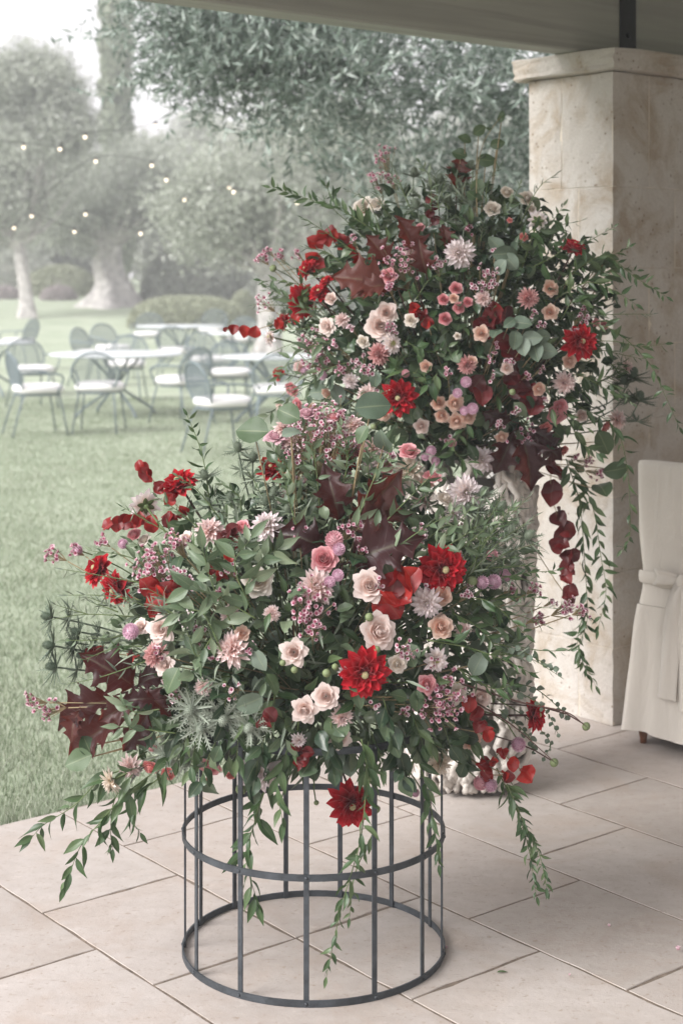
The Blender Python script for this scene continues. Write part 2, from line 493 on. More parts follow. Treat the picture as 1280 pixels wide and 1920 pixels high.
known = {  # cross joints measured along v for the courses in view (course index -> list)
    0: [2.52, 3.29, 3.78], 1: [2.45, 3.04, 3.56], 2: [2.62, 3.04, 3.836], 3: [2.35, 2.86, 3.52],
    4: [2.30, 3.05, 3.60], 5: [2.78, 3.31, 3.85], 6: [2.55, 3.06, 3.70], 7: [2.80, 3.345, 3.9]}
def slab(u0, u1, v0, v1):
    g = 0.0021
    jit = lambda s=0.0022: random.gauss(0, s)
    pts = []
    n = 7
    for i in range(n): pts.append((u0 + g + (u1 - u0 - 2 * g) * i / n, v0 + g + abs(jit())))
    for i in range(n): pts.append((u1 - g - abs(jit()), v0 + g + (v1 - v0 - 2 * g) * i / n))
    for i in range(n): pts.append((u1 - g - (u1 - u0 - 2 * g) * i / n, v1 - g - abs(jit())))
    for i in range(n): pts.append((u0 + g + abs(jit()), v1 - g - (v1 - v0 - 2 * g) * i / n))
    cu, cv = (u0 + u1) / 2, (v0 + v1) / 2
    dz = random.gauss(0, 0.0003)
    tu, tv = random.gauss(0, 0.0006), random.gauss(0, 0.0006)
    mbs = MB()
    rings = []
    for (ins, z) in ((0, -0.017), (0, -0.0016), (0.0012, 0.0)):
        r = []
        for k, (u, v) in enumerate(pts):
            l = math.hypot(u - cu, v - cv)
            u2, v2 = u + (cu - u) / l * ins, v + (cv - v) / l * ins
            r.append((u2 - cu, v2 - cv, z + dz + tu * (u - cu) + tv * (v - cv)))
        rings.append(r)
    b = mbs.grid(rings, closed=True, smooth=False)
    N = len(pts)
    mbs.poly([b + 2 * N + k for k in range(N)])
    link('paving_slab', mbs.mesh('paving_slab', M_pave), terrace, Matrix.Translation(uv(cu, cv, 0)) @ Matrix.Rotation(UA, 4, 'Z'))
U0, CW = 1.915, 0.405
for k in range(-8, 12):
    ua, ub = U0 + CW * (k - 1), U0 + CW * k
    js = sorted(known.get(k, [2.4 + random.uniform(0, .3), 3.0 + random.uniform(0, .25), 3.6 + random.uniform(0, .2)]))
    v = js[0]
    while v > -0.8:
        v -= random.uniform(0.45, 0.62); js.insert(0, v)
    js = js + [EDGE_V]
    for a, b in zip(js[:-1], js[1:]):
        slab(ua, ub, a, b)

# ---- lawn
def lawn_material():
    m, nt, bs, out = nodes_of('lawn_turf')
    c = ramp(nt, noise(nt, 0.9, 6, rough=0.65), [(0.3, (0.33, 0.38, 0.28)), (0.7, (0.45, 0.485, 0.385))])
    c = mixc(nt, 0.4, c, ramp(nt, noise(nt, 28, 6, rough=0.8), [(0.3, (0.45, 0.5, 0.4)), (0.7, (1.0, 1.0, 1.0))]), 'MULTIPLY')
    nt.links.new(c, bs.inputs['Base Color'])
    bs.inputs['Roughness'].default_value = 0.95
    bs.inputs['Specular IOR Level'].default_value = 0.1
    bump(nt, bs, noise(nt, 40, 6, rough=0.8), 0.4, 0.02)
    return m
ys = [-400, -100, -30, 0, 4, 8, 12, 16] + [18 + 1.5 * i for i in range(1, 29)] + [66, 80, 120, 250, 600]
xs = [-400, -100, -40, -20, -10, -5, 0, 5, 10, 20, 40, 100, 400]
mb = MB()
mb.grid([[(x, y, ground(y)) for x in xs] for y in ys])
lawn = tag(link('lawn', mb.mesh('lawn', lawn_material())), kind='structure')

# grass blades, thick near the terrace and thinning with distance
def tri_mesh(name, V, mat, smooth=False, quads=False):
    """V: (n,k,3) polygons of k corners each"""
    n, k = V.shape[:2]
    me = bpy.data.meshes.new(name)
    me.vertices.add(n * k); me.vertices.foreach_set('co', V.reshape(-1).astype(np.float32))
    me.loops.add(n * k); me.loops.foreach_set('vertex_index', np.arange(n * k, dtype=np.int32))
    me.polygons.add(n); me.polygons.foreach_set('loop_start', np.arange(0, n * k, k, dtype=np.int32))
    me.materials.append(mat)
    me.update(calc_edges=True)
    return me
M_grass = leaf_mat('grass_blade', [(0, (0.20, 0.255, 0.16)), (0.45, (0.34, 0.395, 0.28)), (0.8, (0.48, 0.515, 0.41)), (1, (0.62, 0.61, 0.52))], 0.6, 0.3, spec=0.25, mottle=0.6)
nb = 520000
dd = 4.2 + (NP.random(nb) ** 1.6) * 17
xx = (NP.random(nb) * 0.62 - 0.36) * (dd + 2.5)
vv = -math.sin(UA) * xx + math.cos(UA) * dd
keep = vv > EDGE_V + 0.006
dd, xx, vv = dd[keep], xx[keep], vv[keep]
nb = len(dd)
clump = np.sin(xx * 5.1 + np.sin(dd * 3.3) * 2) * np.sin(dd * 4.7 + xx * 1.9) * 0.3 + 0.9
hgt = (0.015 + NP.random(nb) * 0.022) * clump * np.where(vv < EDGE_V + 0.10, 1.35, 1.0)
wid = (0.0008 + NP.random(nb) * 0.0009) * (1 + dd * 0.12)
az = NP.random(nb) * 6.283
ln = NP.normal(0, 0.55, nb) * hgt; la = NP.random(nb) * 6.283
base = np.stack([xx, dd, np.array([ground(y) for y in dd])], 1)
wx = np.stack([np.cos(az) * wid, np.sin(az) * wid, np.zeros(nb)], 1)
tip = base + np.stack([np.cos(la) * ln, np.sin(la) * ln, hgt], 1)
grass = tag(link('grass', tri_mesh('grass', np.stack([base - wx, base + wx, tip], 1), M_grass)),
            'short pale green grass growing across the lawn beside the terrace', 'grass', kind='stuff')

# ---- stone pillar built of limestone blocks, with a projecting capital
PC = Vector((0.965, 5.62, 0))                       # its near corner
pu, pv = PC.dot(UD), PC.dot(VD)
PW_U, PW_V = 0.66, 0.415
pillar = thing('stone_pillar', PC + UD * PW_U / 2 + VD * PW_V / 2, 'square limestone block pillar with a flat capital carrying the painted beam', 'pillar')
prot = Matrix.Rotation(UA, 4, 'Z')
def stone_block(name, u0, u1, v0, v1, z0, z1, bev=0.0022, rough=0.0007):
    mb = MB()
    hu, hv, hz = (u1 - u0) / 2, (v1 - v0) / 2, (z1 - z0) / 2
    # subdivided rounded block with chipped edges
    n = 5
    def side(a):
        k = abs(a)
        return a
    ring2d = []
    m = 6
    for (sx, sy, ex, ey) in ((-1, -1, 1, -1), (1, -1, 1, 1), (1, 1, -1, 1), (-1, 1, -1, -1)):
        for i in range(m):
            t = i / m
            ring2d.append((sx + (ex - sx) * t, sy + (ey - sy) * t, i))
    rows = []
    zz = [(-hz, bev), (-hz + bev, 0), (-hz * .5, 0), (0, 0), (hz * .5, 0), (hz - bev, 0), (hz, bev)]
    for (z, ins) in zz:
        row = []
        for (a, b, i) in ring2d:
            c = 0.0
            if i == 0: c = bev * random.uniform(0.5, 1.5)
            x = a * (hu - ins - c * 0.7) + random.gauss(0, rough)
            y = b * (hv - ins - c * 0.7) + random.gauss(0, rough)
            row.append((x, y, z + (random.gauss(0, rough * .6) if ins else 0)))
        rows.append(row)
    b0 = mb.grid(rows, closed=True, smooth=False)
    k = len(ring2d)
    mb.poly([b0 + i for i in range(k - 1, -1, -1)])
    mb.poly([b0 + (len(zz) - 1) * k + i for i in range(k)])
    return link(name, mb.mesh(name, M_stone), pillar, Matrix.Translation(uv((u0 + u1) / 2, (v0 + v1) / 2, (z0 + z1) / 2)) @ prot)
zs = [0.0, 0.275, 0.55, 0.815, 1.09, 1.36, 1.635, 1.925, 2.335]
for i, (a, b) in enumerate(zip(zs[:-1], zs[1:])):
    sv = pv + PW_V * (0.60 if i % 2 else 0.40)
    su = pu + PW_U * (0.30 if i % 2 else 0.52)
    g = 0.0006
    for (u0, u1) in ((pu, su - g), (su + g, pu + PW_U)):
        for (v0, v1) in ((pv, sv - g), (sv + g, pv + PW_V)):
            stone_block('stone_block', u0, u1, v0, v1, a + (g if i else 0), b - g)
mb = MB(); mb.box((0, 0, 0), (PW_U / 2 - 0.0028, PW_V / 2 - 0.0028, 1.166))
link('mortar_core', mb.mesh('mortar_core', M_mortar), pillar, Matrix.Translation(uv(pu + PW_U / 2, pv + PW_V / 2, 1.168)) @ prot)
OV = 0.045
stone_block('capital', pu - OV, pu + PW_U + OV, pv - OV, pv + PW_V + OV, 2.337, 2.416, 0.006, 0.003)

# ---- painted beam, metal bracket and an unseen roof deck shaped to shade the terrace
def wood_material(name, ca, cb):
    m, nt, bs, out = nodes_of(name)
    tc = nt.nodes.new('ShaderNodeTexCoord')
    mp = nt.nodes.new('ShaderNodeMapping'); mp.inputs['Scale'].default_value = (1.2, 26, 26)
    n2 = nt.nodes.new('ShaderNodeTexNoise'); n2.inputs['Scale'].default_value = 1.0; n2.inputs['Detail'].default_value = 6; n2.inputs['Distortion'].default_value = 0.5
    nt.links.new(tc.outputs['Object'], mp.inputs[0]); nt.links.new(mp.outputs[0], n2.inputs['Vector'])
    c = ramp(nt, n2.outputs['Fac'], [(0.3, ca), (0.7, cb)])
    vo = nt.nodes.new('ShaderNodeTexVoronoi'); vo.inputs['Scale'].default_value = 3.2
    nt.links.new(tc.outputs['Object'], vo.inputs['Vector'])
    c = mixc(nt, ramp(nt, vo.outputs['Distance'], [(0.015, (1, 1, 1)), (0.05, (0, 0, 0))]), c, (0.07, 0.055, 0.04))
    nt.links.new(c, bs.inputs['Base Color'])
    bs.inputs['Roughness'].default_value = 0.7
    bump(nt, bs, n2.outputs['Fac'], 0.25, 0.006)
    return m
M_wood = wood_material('painted_beam_wood', (0.25, 0.25, 0.225), (0.34, 0.34, 0.305))
M_deck = wood_material('roof_boards', (0.38, 0.36, 0.31), (0.48, 0.46, 0.40))
BV0, BV1 = 3.89, 4.007
mb = MB(); mb.box((0, 0, 0), (4.8, (BV1 - BV0) / 2, 0.165), bev=0.006)
beam = link('roof_beam', mb.mesh('roof_beam', M_wood), None, Matrix.Translation(uv(6.75, (BV0 + BV1) / 2, 2.417 + 0.165)) @ prot)
tag(beam, 'grey painted timber beam resting on the limestone pillar', 'beam')
M_black = plain_mat('black_iron', (0.014, 0.014, 0.015), 0.6, 0.3, 30, 0.2, 120, 0.0)
brk = thing('beam_bracket', uv(5.865 * 0.629 + 5.865 * 0.1807 * 0.777, 3.886, 2.418), 'black iron bracket plate fixed to the painted beam above the pillar', 'bracket')
bm_ = WM[brk.name]
mb = MB(); mb.box((0, 0, 0), (0.045, 0.003, 0.15), bev=0.0022)
link('plate', mb.mesh('bracket_plate', M_black), brk, Matrix.Translation(bm_.translation + Vector((0, 0, 0.152))) @ prot)
for z in (0.08, 0.22):
    mb = MB(); mb.tube([(0, 0.0, 0), (0, -0.010, 0)], [0.013, 0.011], 6)
    link('bolt', mb.mesh('bracket_bolt', M_black), brk, Matrix.Translation(bm_.translation + Vector((0, 0, z)) - VD * 0.003) @ prot)
roof = tag(bpy.data.objects.new('unseen_roof_deck', None), 'unseen boarded roof deck on the painted beam, shaped to shade the terrace', 'roof')
COL.objects.link(roof); roof.matrix_basis = Matrix.Translation(uv(6.3, 0.3, 2.75)) ; WM[roof.name] = roof.matrix_basis.copy()
ROOF_V0, ROOF_V1 = -3.6, 4.25
nbd = int((ROOF_V1 - ROOF_V0) / 0.2)
mb = MB(); mb.box((0, 0, 0), (4.8, 0.0975, 0.012), bev=0.003)  # roof reach set to darken the pillar yet let sun reach the flowers
bd = mb.mesh('roof_board', M_deck)
for i in range(nbd):
    link('roof_board', bd, roof, Matrix.Translation(uv(6.75, ROOF_V0 + 0.1 + i * 0.2, 2.747 + 0.0135)) @ prot)

# ---- unseen wall added to block sky light and darken the pillar
M_plaster = plain_mat('pale_bounce_plaster', (0.78, 0.75, 0.70), 0.9, 0.05, 4, 0.2)  # kept pale so the added wall bounces light onto the pillar
def unseen_shade_wall(u0, u1, v0, v1, label):
    mb = MB(); mb.box((0, 0, 0), ((u1 - u0) / 2, (v1 - v0) / 2, 1.365), bev=0.01)
    o = link('unseen_shade_wall', mb.mesh('unseen_shade_wall', M_plaster), None, Matrix.Translation(uv((u0 + u1) / 2, (v0 + v1) / 2, 1.373)) @ prot)
    tag(o, label, 'wall')
unseen_shade_wall(2.6, 11.3, -3.6, -3.3, 'unseen plaster wall added to shade the inner side of the terrace')

# ================================================================ FLOWER STAND
M_iron = plain_mat('dark_grey_iron', (0.062, 0.070, 0.080), 0.5, 0.35, 25, 0.25, 140, 0.35)
SC = px(588, 1775, 3.77); SC.z = 0.0
SR, SH = 0.309, 0.568
stand = thing('flower_stand', SC, 'open round cage stand of dark grey iron strips under the lower bouquet', 'flower stand')
def hoop(z, r=SR):
    mb = MB()
    rows = []
    for (dr, dz) in ((0, 0), (0.004, 0), (0.004, 0.015), (0, 0.015), (0, 0)):
        rows.append([((r + dr) * math.cos(2 * math.pi * k / 72), (r + dr) * math.sin(2 * math.pi * k / 72), z + dz) for k in range(72)])
    mb.grid(rows, closed=True, smooth=False)
    return link('hoop', mb.mesh('hoop', M_iron), stand, Matrix.Translation(SC))
for z in (0.0005, 0.276, SH - 0.0155): hoop(z)
mb = MB(); mb.box((0, 0, SH / 2), (0.0062, 0.0022, SH / 2 - 0.0012), bev=0.0008)
bar_me = mb.mesh('bar', M_iron)
mb = MB(); mb.ball((0, 0, 0), 0.0042, 8, 5, sc=(1, 1, 0.6)); riv_me = mb.mesh('rivet', M_iron)
front = [-90, -60, -31, -2, 27, 54.5, 80]
back = [67.5, 39, 11.8, -14.5, -41.7, -66]
for a in front + [180 - b for b in back]:
    t = R(a)
    dirn = Vector((math.sin(t), -math.cos(t), 0))
    rr = SR - 0.0024
    Mb = Matrix.Translation(SC + dirn * rr) @ Matrix.Rotation(math.atan2(dirn.y, dirn.x) + math.pi / 2, 4, 'Z')
    b = link('bar', bar_me, stand, Mb)
    for z in (0.008, 0.2835, SH - 0.008):
        link('rivet', riv_me, b, facing(SC + dirn * (SR + 0.0045) + Vector((0, 0, z)), dirn, 1, 0))

# ================================================================ CORAL VASE
M_coral_v = plain_mat('whitewashed_coral', (0.66, 0.61, 0.56), 0.8, 0.16, 22, 0.5, 90, objvar=0.2)
M_coral_core = plain_mat('vase_shade_core', (0.24, 0.21, 0.185), 0.9, 0.2, 18, 0.4)  # darkened to paint the shade in gaps between the white branches
VC = px(878, 1475, 4.99); VC.z = 0.0
vase = thing('coral_vase', VC, 'tall white vase of interlaced coral branches standing behind the iron cage', 'vase')
VH = 1.03
def vrad(z):
    t = z / VH
    return 0.125 + 0.062 * min(1, t / 0.10) ** 0.5 + 0.028 * t
mb = MB()
prof = [(0.02, 0.0)] + [(vrad(z) - 0.03, z) for z in np.linspace(0.012, VH - 0.09, 18)] + [(vrad(VH) - 0.05, VH - 0.09), (vrad(VH) - 0.06, VH - 0.2), (0.01, VH - 0.21)]
mb.grid([[(r * math.cos(a), r * math.sin(a), z + 0.004) for a in np.linspace(0, 2 * math.pi, 33)[:-1]] for r, z in prof], closed=True)
link('body', mb.mesh('vase_body', M_coral_core), vase, Matrix.Translation(VC))
branch_count = 560; more = MB()
for i in range(branch_count):
    z = random.uniform(0.03, VH - 0.12) if i > 46 else 0.018
    a = random.uniform(0, 2 * math.pi) if i > 46 else 2 * math.pi * i / 47
    mbb = MB() if i < 290 else more
    L = random.uniform(0.10, 0.20) if i > 46 else random.uniform(0.05, 0.11)
    lean = random.gauss(0, 0.55)
    w1, w2 = random.uniform(0, 6), random.uniform(20, 45)
    P = []; rad = []
    lay = random.uniform(-0.012, 0.006)
    for k in range(7):
        t = k / 6
        zz = z + L * t
        aa = a + (lean * L * t + 0.012 * math.sin(w1 + w2 * L * t * 2)) / 0.19
        rr = vrad(min(zz, VH)) + lay + 0.008 * math.sin(w1 * 2 + 9 * t) - 0.006
        if k == 0 or k == 6: rr -= 0.004
        P.append((rr * math.cos(aa), rr * math.sin(aa), zz)); rad.append(random.uniform(0.0085, 0.0135) * (0.85 if k in (0, 6) else 1))
    mbb.tube(P, rad, 6)
    if random.random() < 0.65:                      # a side knob
        k = random.randint(2, 4)
        p = Vector(P[k]); out = Vector((p.x, p.y, 0)).normalized(); tg = Vector((-out.y, out.x, 0)) * random.choice((-1, 1))
        mbb.tube([p, p + tg * 0.016 + Vector((0, 0, 0.012)), p + tg * 0.026 + Vector((0, 0, 0.034)) + out * 0.004], [0.009, 0.009, 0.007], 6)
    if i < 290: link('coral_branch', mbb.mesh('coral_branch', M_coral_v), vase, Matrix.Translation(VC))
link('small_coral_branches', more.mesh('small_coral_branches', M_coral_v), vase, Matrix.Translation(VC))['kind'] = 'stuff'

# ================================================================ COVERED CHAIR
M_linen = plain_mat('ivory_linen', (0.70, 0.65, 0.585), 0.9, 0.05, 3, 0.0, 500, sheen=0.3, objvar=0.0)
nt_ = M_linen.node_tree
tc_ = nt_.nodes.new('ShaderNodeTexCoord'); mp_ = nt_.nodes.new('ShaderNodeMapping'); mp_.inputs['Scale'].default_value = (14, 14, 2.5)
nz_ = nt_.nodes.new('ShaderNodeTexNoise'); nz_.inputs['Scale'].default_value = 1.0; nz_.inputs['Detail'].default_value = 7; nz_.inputs['Roughness'].default_value = 0.6; nz_.inputs['Distortion'].default_value = 1.0
nt_.links.new(tc_.outputs['Object'], mp_.inputs[0]); nt_.links.new(mp_.outputs[0], nz_.inputs['Vector'])
bump(nt_, nt_.nodes['Principled BSDF'], nz_.outputs['Fac'], 0.55, 0.02)
M_legw = plain_mat('brown_turned_leg', (0.17, 0.065, 0.030), 0.4, 0.3, 20)
CA = R(-44)                                          # direction of the chair back's width
cw = Vector((math.cos(CA), math.sin(CA), 0)); cd = Vector((-math.sin(CA), math.cos(CA), 0))
CHC = px(1283, 1395, 5.30); CHC.z = 0                # middle of the back
chair = thing('covered_chair', CHC, 'chair in an ivory cloth cover with a sash bow beside the limestone pillar', 'chair')
cm = Matrix.Translation(CHC) @ Matrix.Rotation(CA, 4, 'Z')
def rounded(hw, d0, d1, rc, n=120):
    """outline of a rounded rectangle x in [-hw,hw], y in [d0,d1]"""
    pts = []
    per = [(-hw + rc, d0, hw - rc, d0), (hw, d0 + rc, hw, d1 - rc), (hw - rc, d1, -hw + rc, d1), (-hw, d1 - rc, -hw, d0 + rc)]
    cen = [(hw - rc, d0 + rc, -90), (hw - rc, d1 - rc, 0), (-hw + rc, d1 - rc, 90), (-hw + rc, d0 + rc, 180)]
    lens = []
    for (x0, y0, x1, y1), (cx, cy, a0) in zip(per, cen):
        L = math.hypot(x1 - x0, y1 - y0); m = max(3, int(n * 0.22))
        for i in range(m): pts.append((x0 + (x1 - x0) * i / m, y0 + (y1 - y0) * i / m))
        for i in range(5):
            a = R(a0 + 90 * i / 5); pts.append((cx + rc * math.cos(a), cy + rc * math.sin(a)))
    return pts
def drape(levels, folds, seed, name):
    rs = random.Random(seed)
    ph = [rs.uniform(0, 6.28) for _ in range(8)]
    rows = []
    for (z, hw, d0, d1, amp) in levels:
        ring = rounded(hw, d0, d1, min(0.028, (d1 - d0) * 0.45, hw * .4))
        n = len(ring); row = []
        for k, (x, y) in enumerate(ring):
            th = 2 * math.pi * k / n
            w = amp * (0.55 * math.sin(folds * th + ph[0] + 1.5 * math.sin(3 * th + ph[1])) + 0.35 * math.sin((folds * 1.7) * th + ph[2] + z * 3) + 0.3 * math.sin(5 * th + ph[3] + z * 5))
            cxn, cyn = x, y - (d0 + d1) / 2
            l = math.hypot(cxn, cyn) or 1
            row.append((x + cxn / l * w, y + cyn / l * w, z + 0.25 * amp * math.sin(7 * th + ph[4]) * (1 if z < 0.1 else 0)))
        rows.append(row)
    return rows
lv = [(0.050, 0.224, -0.045, 0.49, 0.018), (0.10, 0.220, -0.040, 0.48, 0.016), (0.2, 0.213, -0.032, 0.47, 0.014), (0.3, 0.207, -0.022, 0.46, 0.012),
      (0.40, 0.204, -0.014, 0.45, 0.008), (0.455, 0.199, -0.008, 0.445, 0.005), (0.475, 0.196, -0.006, 0.435, 0.003), (0.478, 0.192, -0.005, 0.10, 0.003)]
mb = MB()
rows = drape(lv, 9, 4, 'skirt')
mb.grid(rows, closed=True)
b0 = (len(rows) - 1) * len(rows[0])
lv2 = [(0.479, 0.192, -0.004, 0.085, 0.004), (0.53, 0.185, 0.006, 0.072, 0.003), (0.575, 0.183, 0.008, 0.070, 0.003), (0.63, 0.186, 0.006, 0.072, 0.008), (0.72, 0.192, 0.002, 0.070, 0.010),
       (0.82, 0.197, 0.0, 0.066, 0.004), (0.92, 0.198, 0.0, 0.062, 0.002), (0.955, 0.198, 0.002, 0.060, 0.0005), (0.968, 0.194, 0.008, 0.054, 0), (0.971, 0.16, 0.02, 0.042, 0)]
rows2 = drape(lv2, 5, 9, 'back')
mb.grid(rows2, closed=True)
n_ = len(rows2[0]); b1 = mb.n - n_
mb.poly([b1 + i for i in range(n_)], smooth=True)
# seat top panel
sx = [(x, y, 0.4775) for x, y in rounded(0.190, 0.03, 0.44, 0.03)]
bb_ = mb.verts(sx); mb.poly([bb_ + i for i in range(len(sx))], smooth=True)
cover = link('cover', mb.mesh('chair_cover', M_linen), chair, cm)
sash = MB()
sash.grid([[(x * 1.0, y, z) for x, y in rounded(0.190 + e, 0.002 - e, 0.076 + e, 0.03)] for z, e in ((0.552, 0.001), (0.558, 0.004), (0.574, 0.005), (0.588, 0.004), (0.594, 0.001))], closed=True)
sash_o = link('sash', sash.mesh('sash_band', M_linen), chair, cm)
bowm = MB()
def strip(path, widths, up, thick=0.003, twist=0.0):
    P = smooth_path(path, 18)
    rows = []
    for i, p in enumerate(P):
        t = i / 17
        w = np.interp(t, np.linspace(0, 1, len(widths)), widths) / 2
        tg = (P[min(i + 1, 17)] - P[max(i - 1, 0)]).normalized()
        side = (Vector(up) - tg * Vector(up).dot(tg)).normalized()
        nr = tg.cross(side)
        r = []
        for s in (-1, -0.5, 0, 0.5, 1): r.append(p + side * (w * s) + nr * (0.006 * math.sin(s * 4 + t * 3)))
        for s in (1, 0.5, 0, -0.5, -1): r.append(p + side * (w * s) + nr * (0.006 * math.sin(s * 4 + t * 3) + thick))
        rows.append([tuple(q) for q in r])
    return rows
bz = 0.578
bowm = MB()
bowm.grid(strip([(-0.005, -0.010, bz), (-0.04, -0.026, bz + 0.008), (-0.085, -0.030, bz + 0.010), (-0.100, -0.018, bz + 0.004), (-0.08, -0.006, bz - 0.006), (-0.04, -0.010, bz - 0.006), (-0.005, -0.012, bz)], [0.025, 0.05, 0.058, 0.055, 0.058, 0.045, 0.025], (0, 0, 1)), closed=True)
link('bow_loop', bowm.mesh('bow_loop', M_linen), sash_o, cm)
bowm = MB()
bowm.grid(strip([(0.005, -0.010, bz), (0.04, -0.026, bz + 0.010), (0.085, -0.030, bz + 0.008), (0.100, -0.018, bz), (0.08, -0.006, bz - 0.008), (0.04, -0.010, bz - 0.006), (0.005, -0.012, bz)], [0.025, 0.05, 0.058, 0.055, 0.058, 0.045, 0.025], (0, 0, 1)), closed=True)
link('bow_loop', bowm.mesh('bow_loop', M_linen), sash_o, cm)
bowm = MB()
bowm.ball((0, -0.020, bz), 0.024, 12, 8, sc=(0.85, 0.6, 1.1)); link('knot', bowm.mesh('knot', M_linen), sash_o, cm)
for dx, zl in ((-0.03, 0.19), (0.045, 0.16)):
    bowm = MB()
    bowm.grid(strip([(dx * 0.1, -0.022, bz), (dx * 0.5, -0.046, bz - 0.08), (dx * 0.8, -0.052, bz - 0.22), (dx * 1.1, -0.060, zl)], [0.035, 0.055, 0.07, 0.075], (1, 0, 0)), closed=True)
    link('sash_tail', bowm.mesh('sash_tail', M_linen), sash_o, cm)
for (x, y) in ((-0.17, 0.01), (0.17, 0.01), (-0.17, 0.40), (0.17, 0.40)):
    mb = MB(); mb.tube([(x, y, 0.0), (x, y, 0.02), (x, y, 0.04), (x, y, 0.30)], [0.011, 0.013, 0.017, 0.02], 10)
    link('leg', mb.mesh('chair_leg', M_legw), chair, cm)

# ================================================================ GARDEN FURNITURE
M_frame = plain_mat('blue_grey_enamel', (0.165, 0.205, 0.22), 0.45, 0.12, 10, objvar=0.15)
M_cush = plain_mat('white_cushion', (0.78, 0.76, 0.76), 0.9, 0.04, 8, objvar=0.04)
M_ttop = plain_mat('pale_table_top', (0.56, 0.585, 0.60), 0.5, 0.05, 5, objvar=0.03)
def proto_chair():
    """armchair with an oval lattice back; it faces local +y"""
    parts = {}
    bz, by, tilt = 0.635, -0.25, R(16)
    def bp(x, z):                                    # a point on the raked back plane
        return Vector((x, by - math.sin(tilt) * (z) , bz + math.cos(tilt) * z))
    W, H = 0.245, 0.225
    mb = MB(); mb.tube([bp(W * math.cos(a), H * math.sin(a)) for a in np.linspace(0, 2 * math.pi, 33)], 0.011, 6, cap=False)
    parts['back_frame'] = [mb.mesh('back_frame', M_frame)]
    mb = MB()
    step = 0.024
    for sgn in (-1, 1):
        for k in range(-14, 15):
            c = k * step
            # line x = sgn*z + c clipped to the oval
            zs_ = [z for z in np.linspace(-H, H, 61) if ((sgn * z + c) / W) ** 2 + (z / H) ** 2 <= 1]
            if len(zs_) < 2: continue
            mb.tube([bp(sgn * zs_[0] + c, zs_[0]), bp(sgn * zs_[-1] + c, zs_[-1])], 0.0024, 4, cap=False)
    parts['back_lattice'] = [mb.mesh('back_lattice', M_frame)]
    mb = MB()
    mb.tube([(0.23 * math.cos(a), -0.01 + 0.235 * math.sin(a), 0.425) for a in np.linspace(0, 2 * math.pi, 29)], 0.011, 6, cap=False)
    for x in np.linspace(-0.18, 0.18, 7):
        y = 0.235 * math.sqrt(1 - (x / 0.23) ** 2)
        mb.tube([(x, -0.01 - y, 0.425), (x, -0.01 + y, 0.425)], 0.004, 4)
    parts['seat'] = [mb.mesh('seat', M_frame)]
    mb = MB()
    P = []
    for z, k in ((0.438, 0.88), (0.450, 1.0), (0.482, 1.04), (0.514, 0.99), (0.528, 0.84), (0.534, 0.40), (0.535, 0.02)):
        P.append([(0.245 * k * math.copysign(abs(math.cos(a)) ** 0.7, math.cos(a)), 0.245 * k * math.copysign(abs(math.sin(a)) ** 0.7, math.sin(a)), z) for a in np.linspace(0, 2 * math.pi, 29)[:-1]])
    b = mb.grid(P, closed=True); mb.poly([b + i for i in range(27, -1, -1)])
    parts['cushion'] = [mb.mesh('cushion', M_cush)]
    legs = []
    for x, y, fx, fy in ((-0.19, 0.17, -0.24, 0.25), (0.19, 0.17, 0.24, 0.25), (-0.18, -0.19, -0.23, -0.32), (0.18, -0.19, 0.23, -0.32)):
        mb = MB(); mb.tube([(x, y, 0.425), (x * 0.6 + fx * 0.4, y * 0.6 + fy * 0.4, 0.28), (fx, fy, 0.0)], [0.011, 0.0105, 0.010], 6)
        legs.append(mb.mesh('leg', M_frame))
    parts['leg'] = legs
    arms = []
    for s in (-1, 1):
        mb = MB(); mb.tube(smooth_path([bp(s * W * 0.98, 0.02), (s * 0.285, -0.10, 0.655), (s * 0.295, 0.08, 0.645), (s * 0.275, 0.19, 0.60), (s * 0.235, 0.14, 0.43)], 14), 0.0105, 6)
        arms.append(mb.mesh('armrest', M_frame))
    parts['armrest'] = arms
    return parts
CHP = proto_chair()
def place_chair(x, d, face, label):
    P = px(x, 600, d); P.z = ground(d) + 0.004
    rz = math.atan2(-face[0], face[1])
    t = thing('garden_chair', P, label, 'chair', 'lattice garden chairs on the lawn', rz)
    for k, ms in CHP.items():
        for me in ms: link(k, me, t, WM[t.name])
place_chair(187, 16.6, (0.02, 1), 'blue grey lattice chair with white cushion, back turned to the terrace before the long table')
place_chair(72, 16.3, (0.95, 0.45), 'blue grey lattice chair turned sideways to the long table, its back raked outwards')
place_chair(62, 19.6, (0.55, -0.9), 'pale lattice armchair facing the terrace between two round tables')
place_chair(34, 26.5, (-0.9, 0.3), 'far lattice chair facing away from the long table near the slim leaning trunk')
place_chair(338, 17.6, (-0.72, 0.62), 'lattice chair pulled up at the end of the long table, cushion towards it')
place_chair(418, 14.6, (0.85, 0.50), 'lattice armchair seen from its side, standing apart on the lawn next to the flowers')
place_chair(432, 19.0, (0.12, -1), 'lattice armchair facing the terrace with its oval back between two tables')
place_chair(520, 16.2, (-0.05, 1), 'lattice chair half hidden by the upper bouquet flowers')
place_chair(236, 20.8, (-0.05, -1), 'lattice chair on the far side of the long table, facing the terrace')
place_chair(178, 23.2, (0.85, -0.4), 'lattice chair seen edge on behind the long table')
place_chair(212, 24.6, (0.75, -0.8), 'lattice chair with a raked oval back behind the edge-on chair')
place_chair(277, 28.5, (0.0, -1), 'lattice chair behind the far table in front of the clipped hedge')
place_chair(328, 24.0, (0.05, 1), 'lattice chair turned to the far table, back towards the long table')
place_chair(398, 30.0, (-0.1, -1), 'lattice chair behind the far table below the round ball shrub')
place_chair(396, 21.8, (0.6, -0.85), 'dark lattice chair between the long table and the far table')
place_chair(447, 27.0, (-0.3, -1), 'pale lattice chair behind the hanging red leaves')
